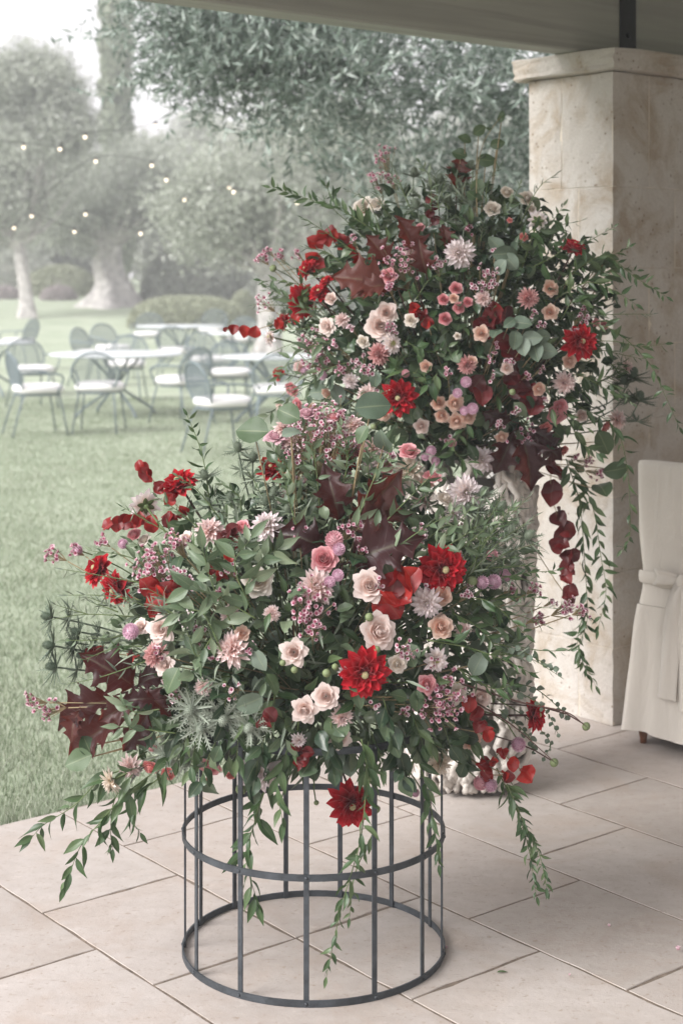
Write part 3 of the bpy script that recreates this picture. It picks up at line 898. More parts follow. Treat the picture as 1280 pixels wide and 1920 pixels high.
def place_table(x, d, r, label, el=1.0):
    P = px(x, 600, d); P.z = ground(d) + 0.003
    t = thing('garden_table', P, label, 'table', 'round tables on the lawn')
    mb = MB(); rows = []
    for z, k in ((0.705, 0.2), (0.706, 0.985), (0.715, 1.0), (0.730, 1.0), (0.734, 0.985), (0.735, 0.5), (0.7352, 0.01)):
        rows.append([(r * k * math.cos(a), r * k * el * math.sin(a), z) for a in np.linspace(0, 2 * math.pi, 49)[:-1]])
    b = mb.grid(rows, closed=True); mb.poly([b + i for i in range(47, -1, -1)])
    link('tabletop', mb.mesh('tabletop', M_ttop), t, WM[t.name])
    for k in range(4):
        a = k * math.pi / 2 + 0.6
        c, s = math.cos(a), math.sin(a)
        mb = MB(); mb.tube(smooth_path([(c * 0.34, s * 0.34, 0.704), (c * 0.06, s * 0.06, 0.42), (c * 0.10, s * 0.10, 0.30), (c * 0.42, s * 0.42, 0.10), (c * 0.52, s * 0.52, 0.0)], 12), 0.017, 6)
        link('leg', mb.mesh('table_leg', M_frame), t, WM[t.name])
    mb = MB(); mb.tube([(0.09 * math.cos(a), 0.09 * math.sin(a), 0.36) for a in np.linspace(0, 2 * math.pi, 17)], 0.012, 6, cap=False)
    link('leg_ring', mb.mesh('leg_ring', M_frame), t, WM[t.name])
place_table(218, 18.6, 0.78, 'long white garden table on crossed curved legs amid the lattice chairs')
place_table(338, 26.6, 0.74, 'far white garden table in front of the clipped hedge')
place_table(452, 24.4, 0.62, 'white garden table below the hanging red leaves')
place_table(515, 18.0, 0.60, 'white garden table mostly hidden by the upper bouquet')
place_table(-20, 21.5, 0.62, 'white garden table beside the pale armchair, away from the long table')

# ================================================================ TREES AND SHRUBS
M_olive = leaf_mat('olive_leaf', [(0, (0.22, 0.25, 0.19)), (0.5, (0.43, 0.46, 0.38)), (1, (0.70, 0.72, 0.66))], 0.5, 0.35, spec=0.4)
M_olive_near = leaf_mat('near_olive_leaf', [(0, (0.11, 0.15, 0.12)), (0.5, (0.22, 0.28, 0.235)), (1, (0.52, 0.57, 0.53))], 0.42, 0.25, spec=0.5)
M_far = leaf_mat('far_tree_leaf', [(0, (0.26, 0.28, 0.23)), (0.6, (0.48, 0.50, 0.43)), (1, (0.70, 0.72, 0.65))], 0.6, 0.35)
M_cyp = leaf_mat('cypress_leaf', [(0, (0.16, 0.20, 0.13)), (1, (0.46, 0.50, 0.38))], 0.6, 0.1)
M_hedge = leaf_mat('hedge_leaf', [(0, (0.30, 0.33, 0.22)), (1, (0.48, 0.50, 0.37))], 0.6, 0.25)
M_palesh = leaf_mat('pale_shrub_leaf', [(0, (0.30, 0.27, 0.26)), (1, (0.62, 0.55, 0.55))], 0.7, 0.2)
M_bark = plain_mat('olive_bark', (0.46, 0.435, 0.42), 0.95, 0.4, 6, 0.9, 22)

def leaf_cloud(C, DIR, L, W):
    """rhombic leaves: centres C, directions DIR (n,3), lengths L, widths W"""
    n = len(C)
    D = DIR / np.linalg.norm(DIR, axis=1)[:, None]
    A = NP.normal(size=(n, 3))
    S = np.cross(D, A); S /= np.linalg.norm(S, axis=1)[:, None] + 1e-9
    L = L[:, None] / 2; W = W[:, None] / 2
    return np.stack([C - D * L, C + S * W - D * L * .1, C + D * L, C - S * W - D * L * .1], 1)

def crown_points(cx, cy, cz, rx, ry, rz, nclump, per, spread, hollow=0.35):
    v = NP.normal(size=(nclump, 3)); v /= np.linalg.norm(v, axis=1)[:, None]
    r = (hollow + (1 - hollow) * NP.random(nclump) ** 0.55)
    wob = 1 + 0.22 * np.sin(v[:, 0] * 5 + cx) * np.sin(v[:, 2] * 6 + cy) + 0.12 * np.sin(v[:, 1] * 11 + v[:, 2] * 9)
    c = v * (r * wob)[:, None] * np.array([rx, ry, rz]) + np.array([cx, cy, cz])
    p = np.repeat(c, per, 0) + NP.normal(size=(nclump * per, 3)) * spread
    return c, p

def tree(name, x, d, label, base_r, trunk_h, crowns, leaf, nclump, per, spread, L, W, mat, lean=0.0, gnarl=0.0, flare=1.6, group=None, limbs=10, lk=1.0, spray=0):
    """crowns: list of (dx, dy, cz, rx, ry, rz) about the trunk foot"""
    P = px(x, 600, d); P.z = ground(d)
    t = thing(name, P, label, 'tree', group)
    mb = MB()
    top = Vector((lean * trunk_h, 0, trunk_h))
    pts = smooth_path([(0, 0, -0.1), (lean * trunk_h * .15 + gnarl * .1, 0, trunk_h * .3), (lean * trunk_h * .6 - gnarl * .1, gnarl * .1, trunk_h * .65), top], 12)
    n = 22
    rows = []
    for i, p in enumerate(pts):
        k = i / 11
        r = base_r * (1 + (flare - 1) * max(0, 1 - k * 2.6) ** 1.6) * (1 - 0.35 * k)
        rows.append([tuple(p + Vector((math.cos(a), math.sin(a), 0)) * r * (1 + (0.10 + gnarl * .16) * math.sin(a * 4 + k * 3 + d) + (0.05 + gnarl * .10) * math.sin(a * 9 + k * 6))) for a in np.linspace(0, 2 * math.pi, n + 1)[:-1]])
    mb.grid(rows, closed=True)
    allp = []
    for (dx, dy, cz, rx, ry, rz) in crowns:
        c, p = crown_points(dx, dy, cz, rx, ry, rz, nclump, per, spread)
        allp.append(p)
        for q in c[:limbs]:                              # limbs into the crown
            q = Vector(q); m = top.lerp(q, 0.5) + Vector((0, 0, -0.15 * (q - top).length)) + rnd(0.08)
            mb.tube(smooth_path([top - Vector((0, 0, 0.15)), m, q], 7), [base_r * f * lk for f in (.42, .36, .28, .2, .14, .08, .03)], 6, cap=False)
    link('trunk', mb.mesh('trunk', M_bark), t, WM[t.name])
    p = np.concatenate(allp)
    D = NP.normal(size=p.shape) + np.array([0, 0, 0.2])
    if spray:                                        # leaves in pairs along hanging twigs
        n = len(p) // per; c = p.reshape(n, per, 3).mean(1) + NP.normal(size=(n, 3)) * .05
        c = np.concatenate([c + NP.normal(size=c.shape) * .14 for _ in range(spray)]); n = len(c)
        T = NP.normal(size=(n, 3)) + np.array([0, -.2, -.15]); T /= np.linalg.norm(T, axis=1)[:, None]
        s_ = np.linspace(0, 1, per)
        p = (c[:, None, :] + T[:, None, :] * (s_[None, :, None] * .26)).reshape(-1, 3)
        D = (np.repeat(T, per, 0) * .75 + NP.normal(size=(n * per, 3)) * .55)
        D /= np.linalg.norm(D, axis=1)[:, None]
        p = p + D * L * .5
    q = leaf_cloud(p, D, L * (0.7 + 0.6 * NP.random(len(p))), W * (0.7 + 0.6 * NP.random(len(p))))
    link('crown', tri_mesh('crown', q, mat), t, WM[t.name])
    return t

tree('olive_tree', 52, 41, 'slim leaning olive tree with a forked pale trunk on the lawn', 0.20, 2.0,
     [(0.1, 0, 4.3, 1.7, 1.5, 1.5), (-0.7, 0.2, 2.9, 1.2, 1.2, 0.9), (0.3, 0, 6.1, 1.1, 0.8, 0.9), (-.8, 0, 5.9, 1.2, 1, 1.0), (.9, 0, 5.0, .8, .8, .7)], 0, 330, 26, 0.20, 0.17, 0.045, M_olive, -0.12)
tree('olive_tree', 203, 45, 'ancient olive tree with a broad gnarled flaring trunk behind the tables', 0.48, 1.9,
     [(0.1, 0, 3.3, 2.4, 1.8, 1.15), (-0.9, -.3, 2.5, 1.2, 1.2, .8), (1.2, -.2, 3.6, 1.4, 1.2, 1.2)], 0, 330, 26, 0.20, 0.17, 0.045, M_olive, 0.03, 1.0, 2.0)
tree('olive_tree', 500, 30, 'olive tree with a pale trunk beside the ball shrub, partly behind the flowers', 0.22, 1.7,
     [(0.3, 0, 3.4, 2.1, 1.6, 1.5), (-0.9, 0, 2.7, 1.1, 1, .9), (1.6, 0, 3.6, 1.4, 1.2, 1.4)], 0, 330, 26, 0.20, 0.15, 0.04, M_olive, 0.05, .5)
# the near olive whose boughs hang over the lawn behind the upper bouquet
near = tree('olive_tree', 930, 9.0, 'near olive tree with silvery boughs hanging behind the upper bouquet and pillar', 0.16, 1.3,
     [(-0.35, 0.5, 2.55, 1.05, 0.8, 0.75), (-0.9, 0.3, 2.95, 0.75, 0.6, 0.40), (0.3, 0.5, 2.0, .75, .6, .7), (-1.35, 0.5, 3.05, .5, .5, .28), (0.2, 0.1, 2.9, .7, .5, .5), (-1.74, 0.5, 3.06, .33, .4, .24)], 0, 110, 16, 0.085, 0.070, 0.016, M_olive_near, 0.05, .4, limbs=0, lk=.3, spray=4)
back_rows = [(-60, 58, 5.0), (90, 60, 5.6), (350, 62, 6.2), (300, 57, 5.0), (470, 56, 5.2), (600, 60, 6.0), (720, 56, 5.5), (860, 60, 6.4), (990, 57, 6.0), (1130, 60, 6.2), (-200, 60, 5.5)]
blab = ['far tree closing the garden behind the slim leaning olive', 'far tree standing between the slim olive and the ancient olive', 'tall far tree to the right of the narrow cypress',
        'far tree behind the rounded bush', 'far tree behind the ball shrub', 'far tree behind the near olive boughs, next to the ball shrub tree', 'far tree wholly behind the near olive boughs',
        'far tree behind the top of the upper bouquet', 'far tree beside the limestone pillar', 'far tree behind the limestone pillar', 'far tree past the end of the tables']
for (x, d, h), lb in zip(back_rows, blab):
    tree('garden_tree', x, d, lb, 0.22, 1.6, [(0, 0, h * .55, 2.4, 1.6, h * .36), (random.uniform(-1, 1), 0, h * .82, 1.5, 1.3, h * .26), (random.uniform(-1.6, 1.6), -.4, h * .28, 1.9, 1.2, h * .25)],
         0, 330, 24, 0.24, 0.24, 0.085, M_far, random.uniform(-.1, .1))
# cypress
P = px(218, 600, 50); P.z = ground(50)
t = thing('cypress_tree', P, 'tall narrow columnar cypress rising behind the olives', 'tree')
mb = MB(); mb.tube([(0, 0, -.1), (0, 0, 1), (0, 0, 11.5)], [0.16, 0.13, 0.03], 10); link('trunk', mb.mesh('trunk', M_bark), t, WM[t.name])
n = 26000
z = 0.5 + NP.random(n) * 11.8
rr = 0.47 * np.minimum(1, (12.6 - z) / 2.5) * np.minimum(1, (z + .2) / 1.2) * (0.45 + 0.68 * NP.random(n) ** .8) * (1 + .16 * np.sin(z * 5 + np.sin(z * 13)))
a = NP.random(n) * 6.283
c = np.stack([rr * np.cos(a), rr * np.sin(a), z], 1)
D = np.stack([np.cos(a) * .5, np.sin(a) * .5, np.ones(n)], 1) + NP.normal(size=(n, 3)) * .7
link('crown', tri_mesh('cypress_crown', leaf_cloud(c, D, .18 + .16 * NP.random(n), .05 + .04 * NP.random(n)), M_cyp), t, WM[t.name])

def shrub(name, x, d, rx, ry, rz, n, L, W, mat, label, rough=0.03, sq=2.0):
    P = px(x, 600, d); P.z = ground(d) - 0.02
    t = thing(name, P, label, 'shrub')
    v = NP.normal(size=(n, 3)); v /= np.linalg.norm(v, axis=1)[:, None]; v[:, 2] = np.abs(v[:, 2])
    k = (np.abs(v) ** sq).sum(1) ** (-1 / sq)
    p = v * k[:, None] * np.array([rx, ry, rz]) * (1 - rough * 3 * NP.random(n)[:, None] ** 2) + NP.normal(size=(n, 3)) * rough * .6
    p[:, 2] = np.maximum(p[:, 2], 0.03)
    D = NP.normal(size=(n, 3)) + v * 0.6
    link('foliage', tri_mesh('foliage', leaf_cloud(p, D, L * (.7 + .6 * NP.random(n)), W * (.7 + .6 * NP.random(n))), mat), t, WM[t.name])
    mb = MB(); mb.ball((0, 0, rz * .42), 1.0, 16, 9, sc=(rx * .86, ry * .86, rz * .42)); link('twigs', mb.mesh('twigs', M_bark), t, WM[t.name])
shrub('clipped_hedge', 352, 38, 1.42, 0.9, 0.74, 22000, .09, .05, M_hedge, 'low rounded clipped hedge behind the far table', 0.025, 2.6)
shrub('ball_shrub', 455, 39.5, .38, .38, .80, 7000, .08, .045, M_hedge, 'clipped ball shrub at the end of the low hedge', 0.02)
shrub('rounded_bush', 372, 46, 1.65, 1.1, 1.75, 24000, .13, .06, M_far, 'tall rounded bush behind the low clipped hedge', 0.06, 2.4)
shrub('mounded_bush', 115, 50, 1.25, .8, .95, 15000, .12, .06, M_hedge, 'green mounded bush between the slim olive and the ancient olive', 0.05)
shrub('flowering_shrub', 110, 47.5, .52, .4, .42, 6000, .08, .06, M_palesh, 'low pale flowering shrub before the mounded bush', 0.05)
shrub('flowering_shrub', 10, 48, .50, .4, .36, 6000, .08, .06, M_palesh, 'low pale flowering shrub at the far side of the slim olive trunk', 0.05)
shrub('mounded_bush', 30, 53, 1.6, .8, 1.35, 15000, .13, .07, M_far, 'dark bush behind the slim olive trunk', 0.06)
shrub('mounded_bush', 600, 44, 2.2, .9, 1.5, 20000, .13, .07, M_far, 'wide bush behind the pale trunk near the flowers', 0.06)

# ================================================================ STRING LIGHTS
def bulb_mat():
    m, nt, bs, out = nodes_of('lit_bulb_glass')
    bs.inputs['Base Color'].default_value = (1, .9, .75, 1)
    bs.inputs['Emission Color'].default_value = (1.0, 0.80, 0.58, 1)
    bs.inputs['Emission Strength'].default_value = 1.3
    return m
M_bulb = bulb_mat()
M_cable = plain_mat('black_cable', (0.03, 0.03, 0.03), 0.6)
mb = MB(); mb.ball((0, 0, -0.044), 0.0145, 10, 8, sc=(1, 1, 1.15)); bulb_me = mb.mesh('bulb', M_bulb)
mb = MB(); mb.tube([(0, 0, 0.006), (0, 0, -0.03)], [0.012, 0.015], 8); sock_me = mb.mesh('socket', M_cable)
strings = [
 ('string of round bulbs sagging from the slim olive past the cypress', 16, [(-60, 255), (45, 268), (113, 272), (160, 249), (292, 228), (420, 120)]),
 ('string of warm bulbs sagging lowest across the ancient olive', 19, [(-50, 440), (27, 421), (60, 399), (140, 428), (161, 395), (264, 431), (346, 368), (430, 345), (520, 250)]),
 ('string of warm bulbs rising towards the near olive boughs', 17, [(90, 360), (180, 295), (285, 303), (312, 330), (438, 352), (557, 372), (680, 300)])]
for lb, d, pts in strings:
    Q = [px(x, y, d + 0.6 * math.sin(i)) for i, (x, y) in enumerate(pts)]
    s = thing('string_light', Q[0], lb, 'string lights', 'bulb strings over the lawn')
    path = smooth_path(Q, 48)
    mb = MB(); mb.tube([p - Q[0] for p in path], 0.0035, 4); link('cable', mb.mesh('cable', M_cable), s, WM[s.name])
    for q in Q[1:-1]:
        so = link('socket', sock_me, s, Matrix.Translation(q)); link('bulb', bulb_me, so, Matrix.Translation(q))

# ================================================================ FLOWERS AND LEAVES (shapes of unit size)
def petal(L, W, cup, bend, nv=6, nu=5, p=0.8, q=0.75, ruffle=0.0, base=0.12):
    """grid of points: y outwards, z up"""
    G = np.zeros((nv, nu, 3))
    y = z = 0.0; ph = random.uniform(0, 6)
    for i in range(nv):
        v = i / (nv - 1)
        if i:
            a = bend * (v - 0.5 / (nv - 1)); y += L / (nv - 1) * math.cos(a); z += L / (nv - 1) * math.sin(a)
        w = W * max(0.03, max(math.sin(math.pi * min(1, v ** p)), 0) ** q + base * (1 - v)) * 0.5
        for j in range(nu):
            s = j / (nu - 1) * 2 - 1
            G[i, j] = (s * w, y, z + cup * w * (s * s) + ruffle * math.sin(s * 5 + ph) * v * L)
    return G

def rot_petal(G, elev, az, r0, z0, roll=0.0):
    M = Matrix.Rotation(az, 4, 'Z') @ Matrix.Translation((0, r0, z0)) @ Matrix.Rotation(elev, 4, 'X') @ Matrix.Rotation(roll, 4, 'Y')
    A = np.array(M)
    return G @ A[:3, :3].T + A[:3, 3]

def bloom(rings, seed, jit=1.0, **kw):
    """rings: (count, r0, z0, elevation, length, width, cup, bend)"""
    random.seed(seed)
    mb = MB()
    off = 0.0
    for (n, r0, z0, el, L, W, cup, bend) in rings:
        off += 0.5 + random.uniform(-.1, .1)
        for k in range(n):
            az = 2 * math.pi * (k + off) / n + random.gauss(0, 0.06 * jit)
            G = petal(L * random.uniform(1 - .1 * jit, 1 + .07 * jit), W * random.uniform(.9, 1.1), cup, R(bend) * random.uniform(.6, 1.4), **kw)
            mb.grid(rot_petal(G, R(el) + random.gauss(0, .09 * jit), az, r0, z0, random.gauss(0, .16 * jit)))
    return mb

RED_RINGS = [(12, .03, -.10, 0, .46, .215, .5, 2), (13, .03, -.07, 13, .43, .20, .65, 8), (12, .03, -.04, 27, .37, .185, .85, 12), (10, .025, -.02, 40, .29, .12, 1.0, 20), (9, .03, .0, 48, .20, .085, 1.1, 25), (9, .035, .02, 58, .12, .055, 1.1, 20)]
PALE_RINGS = [(13, .03, -.14, -6, .47, .165, .6, -8), (13, .03, -.10, 8, .44, .155, .7, 0), (12, .03, -.06, 22, .38, .14, .8, 10), (11, .025, -.03, 36, .32, .12, .9, 18), (10, .02, -.01, 50, .25, .10, 1, 30), (9, .015, 0, 64, .19, .08, 1, 45), (7, .01, 0, 76, .14, .06, 1, 50)]
OPEN_RINGS = [(10, .05, -.08, -2, .45, .20, .4, -10), (10, .05, -.04, 14, .40, .18, .5, 0), (8, .04, -.01, 34, .27, .13, .6, 20)]
POM_RINGS = [(14, .02, -.22, -30, .46, .12, 1, 30), (15, .02, -.18, -12, .46, .12, 1, 30), (15, .02, -.14, 6, .45, .12, 1, 28), (14, .02, -.10, 22, .43, .115, 1, 30), (13, .02, -.07, 38, .40, .11, 1, 35), (11, .015, -.04, 54, .36, .10, 1, 35), (8, .01, -.02, 70, .32, .09, 1, 30), (5, .01, 0, 82, .28, .08, 1, 20)]

def rose(seed, opened=1.0):
    """nested petals: a closed spiral heart, each layer lower and more open than the one inside it"""
    random.seed(seed)
    mb = MB()
    #        count radius height span  close  flare
    layers = [(2, .050, .36, 120, .35, .00), (3, .095, .36, 82, .26, .00), (4, .150, .345, 64, .16, .01), (5, .215, .315, 54, .06, .035 * opened),
              (5, .285, .27, 52, -.04, .085 * opened), (5, .345, .205, 50, -.08, .14 * opened), (5, .385, .13, 48, -.10, .17 * opened)]
    a0 = random.uniform(0, 6)
    for (n, Rr, H, span, close, flare) in layers:
        a0 += random.uniform(.3, .7)
        for m in range(n):
            ac = a0 + 2 * math.pi * m / n + random.gauss(0, .10)
            nu, nv = 9, 7
            G = np.zeros((nv, nu, 3)); hh = H * random.uniform(.93, 1.06); rr = Rr * random.uniform(.94, 1.07); pk = random.uniform(-.3, .3)
            for i in range(nv):
                v = i / (nv - 1)
                for j in range(nu):
                    s = j / (nu - 1) * 2 - 1
                    vv = v * (1 - (.26 * abs(s - pk * .3) ** 2.4 if Rr < .25 else .40 * abs(s - pk * .3) ** 1.35))
                    r = rr * (.30 + .70 * math.sin(min(1, vv * 1.25) * math.pi / 2))
                    r *= 1 - close * max(0, vv - .55) * 1.6
                    lip = max(0, vv - .72)
                    r += flare * (lip * 3.2) ** 1.2 * (1 - .25 * abs(s)) + rr * .07 * s + .010 * math.sin(6 * s + pk * 20) * v
                    z = hh * vv - flare * 1.6 * lip ** 1.3 - .12 - (.0 if vv > .15 else .02)
                    a = ac + R(span) * s * (.45 + .55 * min(1, v * 1.7))
                    G[i, j] = (r * math.cos(a), r * math.sin(a), z)
            mb.grid(G)
    return mb

def globe(seed, n=90):
    random.seed(seed); mb = MB()
    for i in range(n):
        zz = 1 - 2 * (i + .5) / n; a = i * 2.39996
        d = Vector((math.sqrt(1 - zz * zz) * math.cos(a), math.sqrt(1 - zz * zz) * math.sin(a), zz * 1.05))
        G = petal(.26, .17, .5, R(25), 3, 3)
        M = np.array(frame(d * .33, unit(d * .75 + Vector((0, 0, .75))), d))
        mb.grid(G @ M[:3, :3].T + M[:3, 3])
    mb.ball((0, 0, 0), .37, 10, 7)
    return mb

def thistle_head(seed):
    """spiny cone of a sea holly"""
    random.seed(seed); mb = MB()
    mb.ball((0, 0, .24), .25, 12, 9, sc=(.82, .82, 1.25))
    n = 110
    for i in range(n):
        zz = 1 - 1.9 * (i + .5) / n; a = i * 2.39996
        d = Vector((math.sqrt(max(0, 1 - zz * zz)) * math.cos(a) * .82, math.sqrt(max(0, 1 - zz * zz)) * math.sin(a) * .82, zz * 1.25))
        p = Vector((0, 0, .24)) + d * .245
        t = unit(d).orthogonal() * .022; u = unit(d).cross(unit(d).orthogonal()) * .022
        b = mb.verts([p + t, p - t * .5 + u * .87, p - t * .5 - u * .87, p + unit(d) * .075 + Vector((0, 0, .03))])
        mb.poly((b, b + 1, b + 3)); mb.poly((b + 1, b + 2, b + 3)); mb.poly((b + 2, b, b + 3))
    return mb

def thistle_bracts(seed, n=11, L=.75):
    """ring of narrow toothed bracts"""
    random.seed(seed); mb = MB()
    for k in range(n):
        az = 2 * math.pi * k / n + random.gauss(0, .12); el = R(random.uniform(-12, 26)); l = L * random.uniform(.75, 1.15)
        G = petal(l, .085, .8, R(random.uniform(0, 35)), 6, 3, p=.55, base=.4)
        mb.grid(rot_petal(G, el, az, .05, 0))
        for t in (.3, .45, .6, .75):                 # teeth
            for s in (-1, 1):
                T = petal(l * .22 * (1.15 - t * .4), .03, .3, R(10), 3, 3, p=.5, base=.6)
                A = np.array(Matrix.Translation((0, l * t, l * t * .12)) @ Matrix.Rotation(-s * R(48), 4, 'Z'))
                T = T @ A[:3, :3].T + A[:3, 3]
                mb.grid(rot_petal(T, el, az, .05, 0))
    return mb

def leaf_grid(outline, fold=.25, arch=.3, nu=5, wave=0.0, tw=0.0):
    """outline: (y, half width); unit length along y"""
    G = np.zeros((len(outline), nu, 3)); ph = random.uniform(0, 6)
    for i, (y, w) in enumerate(outline):
        for j in range(nu):
            s = j / (nu - 1) * 2 - 1
            x = s * w; z = fold * abs(s) * w - arch * (y - .5) ** 2 + arch * .25 + wave * math.sin(y * 9 + ph) * s * w
            c, sn = math.cos(tw * y), math.sin(tw * y)
            G[i, j] = (x * c - z * sn * .5, y, z * c + x * sn)
    return G
def leaf_mesh(name, kind, mat, seed):
    random.seed(seed); mb = MB()
    if kind == 'ruscus':
        o = [(0, .012), (.06, .02), (.16, .095), (.3, .145), (.45, .155), (.6, .13), (.75, .085), (.88, .04), (1, .004)]
        mb.grid(leaf_grid(o, .35, random.uniform(.15, .5), 5, .12, random.uniform(-.5, .5)))
    elif kind == 'rose':
        o = [(0, .01), (.04, .05), (.14, .19), (.28, .28), (.45, .31), (.62, .27), (.78, .18), (.9, .09), (1, .005)]
        mb.grid(leaf_grid(o, .3, random.uniform(.1, .5), 5, .2, random.uniform(-.3, .3)))
    elif kind == 'euc':
        o = [(0, .015), (.03, .09), (.10, .25), (.24, .40), (.42, .46), (.60, .43), (.78, .31), (.89, .18), (.96, .07), (1, .005)]
        red_ = mat in (M_redleaf, M_darkred)
        mb.grid(leaf_grid(o, random.uniform(.3, .7) if red_ else .18, random.uniform(.3, .9) if red_ else random.uniform(.1, .45), 7, .25 if red_ else .1, random.uniform(-.5, .5) if red_ else random.uniform(-.2, .2)))
    elif kind == 'slim':
        o = [(0, .006), (.1, .03), (.3, .06), (.55, .055), (.8, .03), (1, .003)]
        mb.grid(leaf_grid(o, .3, random.uniform(.1, .5), 3, .1, random.uniform(-.6, .6)))
    elif kind == 'oak':
        h = [(0, .006), (.04, .02), (.09, .08), (.14, .17), (.18, .25), (.205, .20), (.235, .165), (.27, .19), (.31, .27), (.36, .37), (.39, .39), (.415, .30), (.45, .235),
             (.475, .22), (.51, .25), (.55, .32), (.60, .37), (.63, .33), (.66, .24), (.70, .185), (.73, .18), (.78, .25), (.81, .24), (.85, .14), (.91, .085), (1, .003)]
        nu = 9; G = np.zeros((len(h), nu, 3)); ph = random.uniform(0, 6); ar = random.uniform(.15, .5); tw = random.uniform(-.35, .35)
        for i, (y, w) in enumerate(h):
            for j in range(nu):
                s = j / (nu - 1) * 2 - 1
                wj = w * random.uniform(.95, 1.05) if abs(s) == 1 else w
                yy = y + .22 * abs(s) * wj * (1 - y) + .02      # lobes sweep forward
                if abs(s) == 1 and w in (.25, .39, .37): yy += .035; wj *= 1.1
                x = s * wj
                z = .26 * abs(x) - ar * 1.5 * (y - .4) ** 2 + .025 * math.sin(yy * 10 + s * 3 + ph) * abs(s) - .10 * x * x
                c, sn = math.cos(tw * y), math.sin(tw * y)
                G[i, j] = (x * c, yy if i else y, z + x * sn)
        mb.grid(G)
        mb.tube([(0, -.16, -.02), (0, 0, 0), (0, .04, .0)], [.012, .011, .006], 5)
    return mb.mesh(name, mat)

FM = {}
NV = 5
for i in range(NV):
    FM['red', i] = bloom(RED_RINGS, 10 + i, (.8, 1.1, 1.4, .9, 1.6)[i], p=.95, q=.6).mesh('red_dahlia_petals', M_red)
    FM['pale', i] = bloom(PALE_RINGS, 20 + i * 3, ruffle=.02).mesh('pale_dahlia_petals', M_white)
    FM['blush', i] = bloom(PALE_RINGS, 21 + i * 3, 1.4, ruffle=.02).mesh('blush_dahlia_petals', M_blush)
    FM['open', i] = bloom(OPEN_RINGS, 26 + i, 1.4, ruffle=.03).mesh('open_dahlia_petals', M_white)
    FM['pom', i] = bloom(POM_RINGS, 30 + i, nv=5, nu=3).mesh('chrysanthemum_petals', M_dusty)
    FM['creamd', i] = bloom(PALE_RINGS, 33 + i, 1.6).mesh('cream_dahlia_petals', M_cream)
    for nm, mt, op in (('peach', M_peach, .9), ('rose', M_palerose, 1.15), ('cream', M_cream, .9), ('pink', M_pink, .7), ('coral', M_coral, .7), ('mauve', M_mauve, 1.0)):
        FM[nm, i] = rose(40 + i * 7 + len(nm), op * (.6, .85, 1.0, 1.2, 1.4)[i]).mesh(nm + '_rose_petals', mt)
    FM['globe', i] = globe(60 + i).mesh('globe_amaranth', M_lilac if i else M_globe)
    FM['cone', i] = thistle_head(70 + i).mesh('thistle_cone', M_thistle)
    FM['coned', i] = thistle_head(70 + i).mesh('thistle_cone_dark', M_thistled)
    FM['conep', i] = thistle_head(70 + i).mesh('thistle_cone_pale', M_thistlep)
    FM['bract', i] = thistle_bracts(75 + i).mesh('thistle_bracts', M_thistle)
    FM['bractd', i] = thistle_bracts(78 + i, 17, .95).mesh('thistle_bracts_dark', M_thistled)
    FM['bractp', i] = thistle_bracts(81 + i, 13, .85).mesh('thistle_bracts_pale', M_thistlep)
def centre(mat, r, h, z0=0.0):
    mb = MB(); mb.ball((0, 0, z0), r, 12, 7, sc=(1, 1, h))
    for i in range(30):
        zz = 1 - (i + .5) / 34; a = i * 2.4; d = Vector((math.sqrt(1 - zz * zz) * math.cos(a), math.sqrt(1 - zz * zz) * math.sin(a), zz * h)) * r
        mb.ball(d + Vector((0, 0, z0)), r * .2, 5, 4)
    return mb.mesh('centre', mat)
FM['c_red'] = centre(M_rcentre, .062, 1.0, .11)
FM['c_pale'] = centre(M_dcentre, .05, .9, .06)
FM['c_open'] = centre(M_dcentre, .12, .6)
mb = MB()                                            # green calyx behind a bloom
for k in range(6):
    mb.grid(rot_petal(petal(.26, .14, .4, R(30)), R(-18), k * 1.047, .03, -.13))
mb.ball((0, 0, -.15), .09, 8, 6)
FM['calyx'] = mb.mesh('calyx', M_stem)
mb = MB(); mb.ball((0, 0, 0), .46, 12, 9, sc=(1, 1, .92))
for k in range(6): mb.grid(rot_petal(petal(.62, .34, .6, R(70)), R(20), k * 1.047, .14, -.40))
FM['bud'] = mb.mesh('bud', M_bud)

LM = {}
for kind, mats in (('ruscus', (M_ruscus, M_lightleaf)), ('rose', (M_rose_leaf, M_lightleaf)), ('euc', (M_euc, M_eucdark, M_redleaf, M_darkred)), ('slim', (M_thistle, M_ruscus)), ('oak', (M_oak, M_oakred))):
    for m in mats:
        LM[kind, m.name] = [leaf_mesh(kind + '_leaf', kind, m, 90 + i) for i in range(4)]
def leaf_of(kind, m): return random.choice(LM[kind, m.name])

def floret_points(scale):
    """a five petalled waxflower"""
    out = []
    for k in range(5):
        out.append(rot_petal(petal(.42, .42, .35, R(45), 4, 3, base=.35), R(18), k * 2 * math.pi / 5, .10, 0))
    return out
FLORET = floret_points(1)

